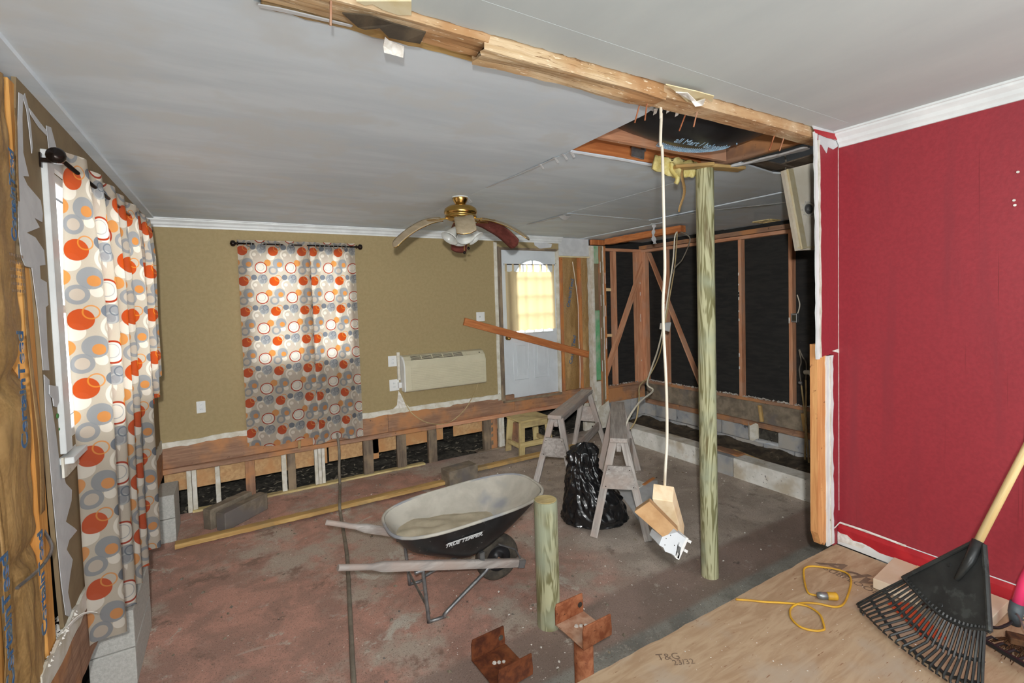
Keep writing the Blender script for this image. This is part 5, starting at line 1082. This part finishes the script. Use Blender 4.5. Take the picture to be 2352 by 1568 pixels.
saddle((1.432, 1.838), -.13, .092, .098, .095, rad(3), 'rusty steel jack post with a U saddle, upright before short timber post', 'rust', .048)
saddle((1.075, 2.035), -.30, .100, .118, .095, rad(4), 'dark rusty steel jack post saddle, lower one at the frame bottom', 'rust_dark', .048)

# ------------------------------------------------------------------ wiring and pipes in the old bathroom
def wire(name, pts, r_, mat, label, cat='cable', k=6): return tag(obj(name, MB().tube(pts, r_, 6, k), mat, smooth=True), label, cat)
Yw = 4.15
wire('hanging_cable', [V((4.86, 4.15, 2.29)), PY(1550, 545, Yw), PY(1546, 600, Yw), PY(1537, 660, Yw), PY(1525, 740, Yw), PY(1512, 800, Yw-.1), PY(1495, 850, Yw-.2), PY(1487, 882, Yw-.3), PY(1500, 897, Yw-.4), PY(1470, 922, Yw-.5), PY(1445, 958, Yw-.6), PY(1436, 985, Yw-.6)], .010, 'cable_white', 'white hanging cable loop from the red header with a crossing end')
wire('hanging_cable', [V((4.89, 4.18, 2.29)), PY(1555, 545, Yw), PY(1550, 610, Yw), PY(1541, 665, Yw), PY(1528, 740, Yw-.05), PY(1516, 810, Yw-.1), PY(1492, 862, Yw-.2), PY(1470, 885, Yw-.3), PY(1468, 915, Yw-.45), PY(1462, 960, Yw-.55), PY(1448, 985, Yw-.6)], .008, 'cable_tan', 'tan hanging cable from red header whose tail curls over curb')
wire('hanging_cable', [V((4.88, 4.12, 2.29)), PY(1585, 548, 4.1), PY(1568, 594, 4.1), PY(1552, 612, 4.1), PY(1545, 628, 4.12)], .008, 'cable_grey', 'short dark hanging cable behind the tall post joining two pale ones')
bx = obj('cable_box', MB().prism([PY(x, y, 4.02) for x, y in ((1521, 742), (1542, 740), (1538, 762), (1519, 756))], (.02, .05, 0)), 'white_plastic', bevel=.004); tag(bx, 'small white plastic box clipped on hanging cables left of the post', 'electrical box')
eb = thing('outlet_box', PX(1826, 730, XE-.09), 'grey metal outlet box on the stud beside the hanging white panel', 'electrical box')
p = PX(1826, 730, XE-.10); obj('box_body', MB().box(p+V((-.0, -.02, -.055)), p+V((.06, .05, .055))), 'steel', eb, bevel=.004)
obj('box_opening', MB().box(p+V((-.003, -.012, -.035)), p+V((.0, .035, .035))), 'ac_dark', eb); obj('wire', MB().tube([p+V((.04, -.01, .05)), p+V((.05, -.03, .16)), p+V((.05, 0, .28))], .006, 6, 5), 'cable_white', eb)
XP = 5.7
def q(x, y, X=XP): return PX(x, y, X)
pp = thing('supply_pipe', q(1850, 1050), 'thin tan supply pipe beside the jamb with a looped flexible hose', 'pipe')
obj('pipe', MB().tube([q(1849, 1055), q(1850, 1000), q(1852, 900), q(1851, 872)], .010, 8), 'cable_tan', pp); obj('hose', MB().tube([q(1851, 872), q(1852, 835), q(1844, 820), q(1836, 802)], .007, 6, 5), 'cable_grey', pp)
pp = thing('supply_pipe', q(1859, 1060), 'thin tan supply pipe beside jamb, the one with the valve', 'pipe')
obj('pipe', MB().tube([q(1858, 1062), q(1852, 980), q(1845, 920), q(1841, 885)], .010, 8), 'cable_tan', pp); obj('hose', MB().tube([q(1841, 885), q(1836, 850), q(1840, 830), q(1835, 803)], .007, 6, 5), 'cable_grey', pp)
obj('valve', MB().lathe([(.016, -.02), (.02, 0), (.016, .02), (.0, .02)], q(1839, 879), 10, (0, 1, 0)), 'steel', pp)
pp = thing('drain_pipe', q(1868, 900), 'tan drain pipe with a pale elbow behind the jamb', 'pipe')
obj('pipe', MB().tube([q(1868, 1000), q(1868, 900), q(1866, 868)], .022, 10), 'copper_tan', pp); obj('elbow', MB().tube([q(1867, 872), q(1865, 860), q(1858, 855), q(1848, 855)], .026, 10, 4), 'white_dirty', pp)
wire('floor_pipe', [V((5.35, 3.75, -.45)), V((5.2, 3.3, -.43)), V((5.05, 2.7, -.41)), V((5.0, 2.2, -.40))], .013, 'copper_tan', 'thin brown pipe lying along the trench behind the concrete curb', 'pipe')
# fallen panel with the hole of a recessed lamp
hp = thing('ceiling_panel', PY(1850, 470, 2.0), 'cream painted board panel with a round lamp hole hanging beside the jamb', 'panel')
c = [PY(1800, 391, 2.05), PY(1890, 368, 1.95), PY(1893, 572, 1.95), PY(1833, 575, 2.0)]
obj('panel_board', MB().prism(c, (.02, .035, 0)), 'panel_paint', hp)
e = (c[3]-c[0]).normalized(); sd_ = (c[1]-c[0]).normalized()
board('edge_strip', c[0]+sd_*.045+V((0, -.008, 0)), c[3]+sd_*.045+V((0, -.008, 0)), .07, .016, 'cream_paper', hp, up=(0, 1, 0)); board('edge_strip', c[3]-e*.02+V((0, -.006, 0)), c[2]-e*.02+V((0, -.006, 0)), .03, .012, 'cream_paper', hp)
ctr = PY(1857, 480, 1.972); ny = (c[1]-c[0]).cross(c[3]-c[0]).normalized(); ny = ny if ny.y < 0 else -ny
obj('lamp_ring', MB().lathe([(.050, 0), (.056, .006), (.046, .010), (.038, .004)], ctr, 24, ny, cap=False), 'white_dirty', hp); obj('lamp_socket', MB().lathe([(.036, -.01), (.036, .004), (.018, .005), (.016, .02), (0, .02)], ctr, 20, ny), 'steel', hp)
for k in range(10):
    a = 2*pi*k/10; u_ = ny.orthogonal().normalized(); v_ = ny.cross(u_); obj('torn_edge', MB().lathe([(.006, 0), (.002, .006)], ctr+(u_*cos(a)+v_*sin(a))*.060, 5, ny), 'plaster', hp)
tag(obj('hanging_cable', MB().tube([PY(1803, 352, 2.1), PY(1805, 372, 2.1), PY(1804, 394, 2.06)], .006, 6), 'cable_grey'), 'dark wire holding up the cream panel near the jamb', 'cable')

# ------------------------------------------------------------------ tools by the red wall
A, TL, TR = V((2.60, .712, .452)), V((2.48, 1.10, .018)), V((2.276, .61, .018))
nR = (TL-A).cross(TR-A).normalized(); nR = nR if nR.y < 0 or nR.x < 0 else -nR
if nR.dot(EYE-A) < 0: nR = -nR
rk = lambda x, y, o=0: PP(x, y, A, nR)+nR*o
rake = thing('leaf_rake', V((2.38, .86, 0)), 'black plastic leaf rake with a wooden handle leaning on red wall', 'rake')
headp = [(2236, 1243), (2262, 1250), (2266, 1300), (2276, 1453), (2262, 1446), (2225, 1442), (2180, 1425), (2140, 1395), (2105, 1360), (2078, 1330), (2075, 1326)]
obj('head_plate', MB().prism([rk(x, y) for x, y in headp], -nR*.008), 'rake_plastic', rake, bevel=.003)
obj('edge_rib', MB().tube([rk(2240, 1244, .004), rk(2076, 1327, .004)], .008, 8).tube([rk(2262, 1252, .004), rk(2268, 1330, .004), rk(2275, 1450, .004)], .010, 8), 'rake_plastic', rake, kind='stuff')
obj('shoulder_rib', MB().tube([rk(x, y, .004) for x, y in headp[3:][::1]], .006, 6, 3), 'rake_plastic', rake)
obj('socket', MB().tube([rk(2250, 1244, .006), rk(2230, 1290, .008), rk(2198, 1332, .004)], [.021, .018, .009], 12), 'rake_plastic', rake, smooth=True)
hd0 = rk(2252, 1240, .006); hdir = (PX(2352, 1040, 2.742)-hd0).normalized(); hend = hd0+hdir*((3.036-hd0.x)/hdir.x)
hb = board('rake_pole', hd0-hdir*.03, hend, .026, .026, 'rake_handle', rake, bevel=0); me = hb.data
mb = MB().tube([V((-.5, 0, 0)), V((.5, 0, 0))], .0145, 14); L = (hend-hd0+hdir*.03).length; me.clear_geometry(); me.from_pydata([(x*L, y, z) for x, y, z in mb.v], [], mb.f); me.polygons.foreach_set('use_smooth', [True]*len(me.polygons))
# tines: straight ribs fanning out from the shoulder, tied by two cross bars, bent over at the tips
sh = crom([rk(x, y) for x, y in ((2078, 1330), (2105, 1360), (2140, 1395), (2180, 1425), (2225, 1442), (2262, 1447))], 8)
tp = crom([rk(x, y) for x, y in ((1968, 1388), (1990, 1432), (2025, 1487), (2080, 1545), (2140, 1590), (2200, 1615), (2256, 1622))], 8)
def al(path, t): f = t*(len(path)-1); i = min(len(path)-2, int(f)); return path[i].lerp(path[i+1], f-i)
NT = 24
for k in range(NT):
    t = k/(NT-1); a, b = al(sh, t), al(tp, t); d = (b-a); a = a-d*.06
    b = b+V((0, 0, max(0, .02-b.z)))
    obj('tine', MB().tube([a, a+d*.5+nR*.004, b-d*.04+nR*.002, b, b-nR*.018-V((0, 0, .004))], [.0052, .0050, .0046, .0042, .003], 6), 'rake_plastic', rake)
for f, w in ((.42, .007), (.72, .007)):
    obj('tine_tie', MB().tube([al(sh, i/30).lerp(al(tp, i/30), f-.05*sin(pi*i/30)+(.012 if i % 2 else -.012)) for i in range(31)], w, 6), 'rake_plastic', rake)
obj('tine_tip_loops', MB().tube([al(tp, i/60)+(al(sh, i/60)-al(tp, i/60))*(.02+.018*sin(i*2.4)) for i in range(61)], .0042, 6), 'rake_plastic', rake)
for x, y, r_ in ((2160, 1389, .010), (2180, 1297, .008)): obj('boss', MB().lathe([(r_, 0), (r_*.8, .003), (0, .003)], rk(x, y), 14, nR), 'rake_plastic', rake)
# push broom with pink handle and wire braces
bm_ = thing('push_broom', V((2.86, .60, 0)), 'push broom with pink handle and brown bristles at the right edge', 'broom')
s0 = PX(2332, 1408, 2.86); s1 = PX(2338, 1385, 2.87); up1 = PX(2500, 1060, 3.02)
obj('handle_socket', MB().tube([s0-V((0, 0, .05)), s0, s1], [.018, .024, .026], 14), 'grey_plastic', bm_, smooth=True)
obj('broom_handle', MB().tube([s1-(s1-s0)*.2, PX(2353, 1335, 2.90), up1], [.020, .020, .019], 16), 'pink_plastic', bm_, smooth=True)
blk0 = PZ(2314, 1462, .062); blk1 = blk0+V((.22, -.40, 0))
board('broom_block', blk0, blk1, .055, .026, 'bristle', bm_)
mb = MB(); r = random.Random(4); dB = blk1-blk0; nB = V((dB.y, -dB.x, 0)).normalized()
for k in range(520):
    t = r.random(); w = r.uniform(-.03, .03); a = blk0+dB*t+nB*w-V((0, 0, .01)); b = V((a.x, a.y, .004))+nB*(w*1.5+r.gauss(0, .016))+dB.normalized()*(r.gauss(0, .02)+(t-.5)*.06); mb.tube([a, b], .0016, 3)
obj('bristles', mb, 'bristle', bm_, kind='stuff')
for s in (-1, 1):
    e = blk0.lerp(blk1, .5+s*.36); obj('wire_brace', MB().tube([s0-V((0, 0, .02)), s0.lerp(e, .5)+V((-.03*s, .02, .03)), e+V((0, 0, .012))], .004, 6, 6), 'steel', bm_)
wire('black_cord', [PX(2276, 1439, 2.72), PX(2295, 1441, 2.76), PX(2318, 1432, 2.82), PX(2330, 1422, 2.86)], .006, 'plastic_black', 'black hoop cord from the rake head to the broom socket', 'cord')
# garden rake lying behind, teeth up
g0, g1 = V((2.70, .93, .012)), V((2.52, .43, .012)); g0, g1 = g0+V((0, 0, .03)), g1+V((0, 0, .03))
gk = thing('bow_rake', (g0+g1)/2, 'black toothed garden rake head lying on the plywood under the leaf rake', 'rake')
obj('rake_bar', MB().bar(g0, g1, .014, .016), 'plastic_black', gk, bevel=.002)
gd = (g1-g0).normalized(); gn = V((gd.y, -gd.x, 0)); gn = gn if gn.x > 0 else -gn
for k in range(14):
    a = g0.lerp(g1, (k+.5)/14); obj('tooth', MB().tube([a, a+gn*.045+V((0, 0, .006)), a+gn*.075-V((0, 0, .012))], [.006, .005, .003], 6), 'plastic_black', gk)
# carton lying behind the rake
kb = thing('carton', (2.94, 1.02, 0), 'small pale carton with a dark label lying behind the rake head', 'carton')
pc0, pc1, pc2 = PZ(2047, 1289, .05), PZ(2092, 1294, .05), PZ(1990, 1352, .03)
cx0 = V((2.98, 1.165, 0)); dx1 = V((.05, -.42, 0)); dx2 = V((-.30, .0, 0))
cq = [V((3.03, 1.165, .003)), V((2.72, 1.135, .003)), V((2.76, .72, .003)), V((3.03, .72, .003))]
obj('carton_body', MB().prism([p for p in cq], (0, 0, .05)), 'carton_pale', kb, bevel=.002)
obj('carton_tape', MB().prism([cq[0]+V((0, -.10, .051)), cq[1]+V((0, -.10, .051)), cq[1]+V((0, -.115, .051)), cq[0]+V((0, -.115, .051))], (0, 0, .0006)), 'cardboard', kb)
obj('dark_label', MB().box((2.93, .80, .0505), (3.028, 1.03, .0515)), 'ink', kb); text('label_lettering', 'ALU', (2.98, .93, .0525), (0, -1, 0), (1, 0, 0), .05, 'ink_white', kb)
# colourful strips under the rake tines
for k, (p, q_, w, m, lb) in enumerate(((PZ(2060, 1385, .0), PZ(2150, 1470, .0), .10, 'orange_tape', 'orange plastic strip lying under the leaf rake tines'), (PZ(2050, 1355, .0), PZ(2090, 1380, .0), .05, 'white_plastic', 'white plastic strip lying under leaf rake beside the carton'))):
    tag(board('plastic_strip', p+V((0, 0, .006)), q_+V((0, 0, .006)), w, .004, m), lb, 'strip')
# yellow extension cord with its plug
yc = thing('extension_cord', PZ(1885, 1368, 0), 'yellow extension cord looped on the plywood with a yellow plug', 'extension cord')
zz = .0065; Q = lambda *a: [PZ(x, y, zz) for x, y in a]
obj('cord', MB().tube(Q((1876, 1367), (1858, 1362), (1850, 1345), (1846, 1318), (1848, 1305), (1862, 1300), (1890, 1302), (1925, 1308), (1948, 1318), (1955, 1335), (1948, 1365), (1936, 1388), (1915, 1393), (1880, 1386), (1850, 1384), (1828, 1388), (1815, 1400), (1818, 1420), (1840, 1440), (1872, 1448), (1890, 1446), (1893, 1440), (1884, 1412), (1862, 1395), (1840, 1388), (1800, 1384), (1760, 1382), (1720, 1378), (1690, 1376)), .0048, 8, 5), 'cable_yellow', yc, smooth=True)
d = (PZ(1916, 1368, .02)-PZ(1874, 1366, .02)).normalized(); p = PZ(1876, 1367, .02)
obj('plug_body', MB().lathe([(.0, 0), (.014, .004), (.017, .02), (.016, .045), (.012, .05)], p, 16, d), 'steel', yc, smooth=True); obj('plug_cap', MB().lathe([(.014, .046), (.018, .05), (.018, .088), (.015, .092), (0, .092)], p, 16, d), 'cable_yellow', yc, smooth=True)
# stamped print on the plywood
s0_, s1_ = PZ(1932, 1306, .0006), PZ(2024, 1346, .0006); dd = (s1_-s0_)
text('stamp_lettering', 'Advan', s0_.lerp(s1_, .52)+V((0, 0, .0002)), dd, V((-dd.y, dd.x, 0)), .155, 'ink_faint', ply, shear=.4, bold=.004, ext=.0002)
text('stamp_lettering', 'SUBFLOORING', PZ(1978, 1344, .0006), PZ(2018, 1360, 0)-PZ(1955, 1330, 0), V((-dd.y, dd.x, 0)), .055, 'ink_faint', ply, ext=.0002)
for (x, y, s_, tx_) in ((1535, 1508, .05, 'T&G'), (1570, 1520, .04, '23/32')): text('stamp_lettering', tx_, PZ(x, y, .0006), (1, -.5, 0), (.5, 1, 0), s_, 'ink_faint', ply, ext=.0002)
# plaster chips and dirt clods scattered over the slab and the plywood
def chips(name, n, area, mat, smin, smax, z, label, seed, cl=None):
    r = random.Random(seed); mb = MB()
    for k in range(n):
        x, y = r.uniform(area[0], area[1]), r.uniform(area[2], area[3])
        if cl: x = r.gauss(cl[0], cl[2]); y = r.gauss(cl[1], cl[3])
        if not (area[0] < x < area[1] and area[2] < y < area[3]): continue
        s = smin+(smax-smin)*r.random()**3; a = r.uniform(0, 6.28); c_, s__ = cos(a)*s, sin(a)*s
        mb.add([(x-c_, y-s__, z), (x+s__*.7, y-c_*.7, z), (x+c_, y+s__, z), (x-s__*.6, y+c_*.6, z), (x, y, z+s*.6)], [(0, 1, 4), (1, 2, 4), (2, 3, 4), (3, 0, 4), (3, 2, 1, 0)])
    o = obj(name, mb, mat, center=False, kind='stuff'); o['label'] = label; o['category'] = 'debris'
chips('plaster_chips', 420, (1.2, 4.7, 1.7, 5.4), 'plaster', .004, .014, ZS, 'white plaster chips scattered over the grey half of the slab', 1)
chips('dirt_clods', 260, (-.5, 3.2, 1.8, 5.5), 'block_dirty', .005, .022, ZS, 'brown dirt clods scattered over the red half of the slab', 2)
chips('bark_chips', 160, (2.9, 4.6, 3.6, 5.3), 'lumber_weathered', .006, .025, ZS, 'brown bark and wood chips on the slab by the white curb', 3)
chips('plaster_dust', 140, (1.2, 3.0, .2, 1.4), 'plaster', .002, .005, .0, 'fine white plaster specks on the plywood sheets', 4)

# alike things carry one group phrase
GR = {'sawhorse': 'weathered sawhorses', 'timber_post': 'round treated timber posts', 'jack_post': 'rusty jack posts', 'window_curtain': 'printed window curtains', 'curtain_rod': 'window curtain rods',
      'wall_outlet': 'outlets on the tan wall', 'timber_offcut': 'offcuts on the hanging cable', 'concrete_block': 'loose concrete blocks on the slab', 'block_pier': 'block piers under the left wall',
      'hanging_cable': 'hanging cables', 'wood_shim': 'shims on the tall post', 'supply_pipe': 'supply pipes by the jamb', 'floor_board': 'yellowed boards on the slab', 'plastic_strip': 'strips under the leaf rake', 'drywall_offcut': 'drywall offcuts on the slab'}
for o in bpy.data.objects:
    k = o.name.split('.')[0]
    if o.parent is None and o.get('category') and k in GR and not o.get('group'): o['group'] = GR[k]
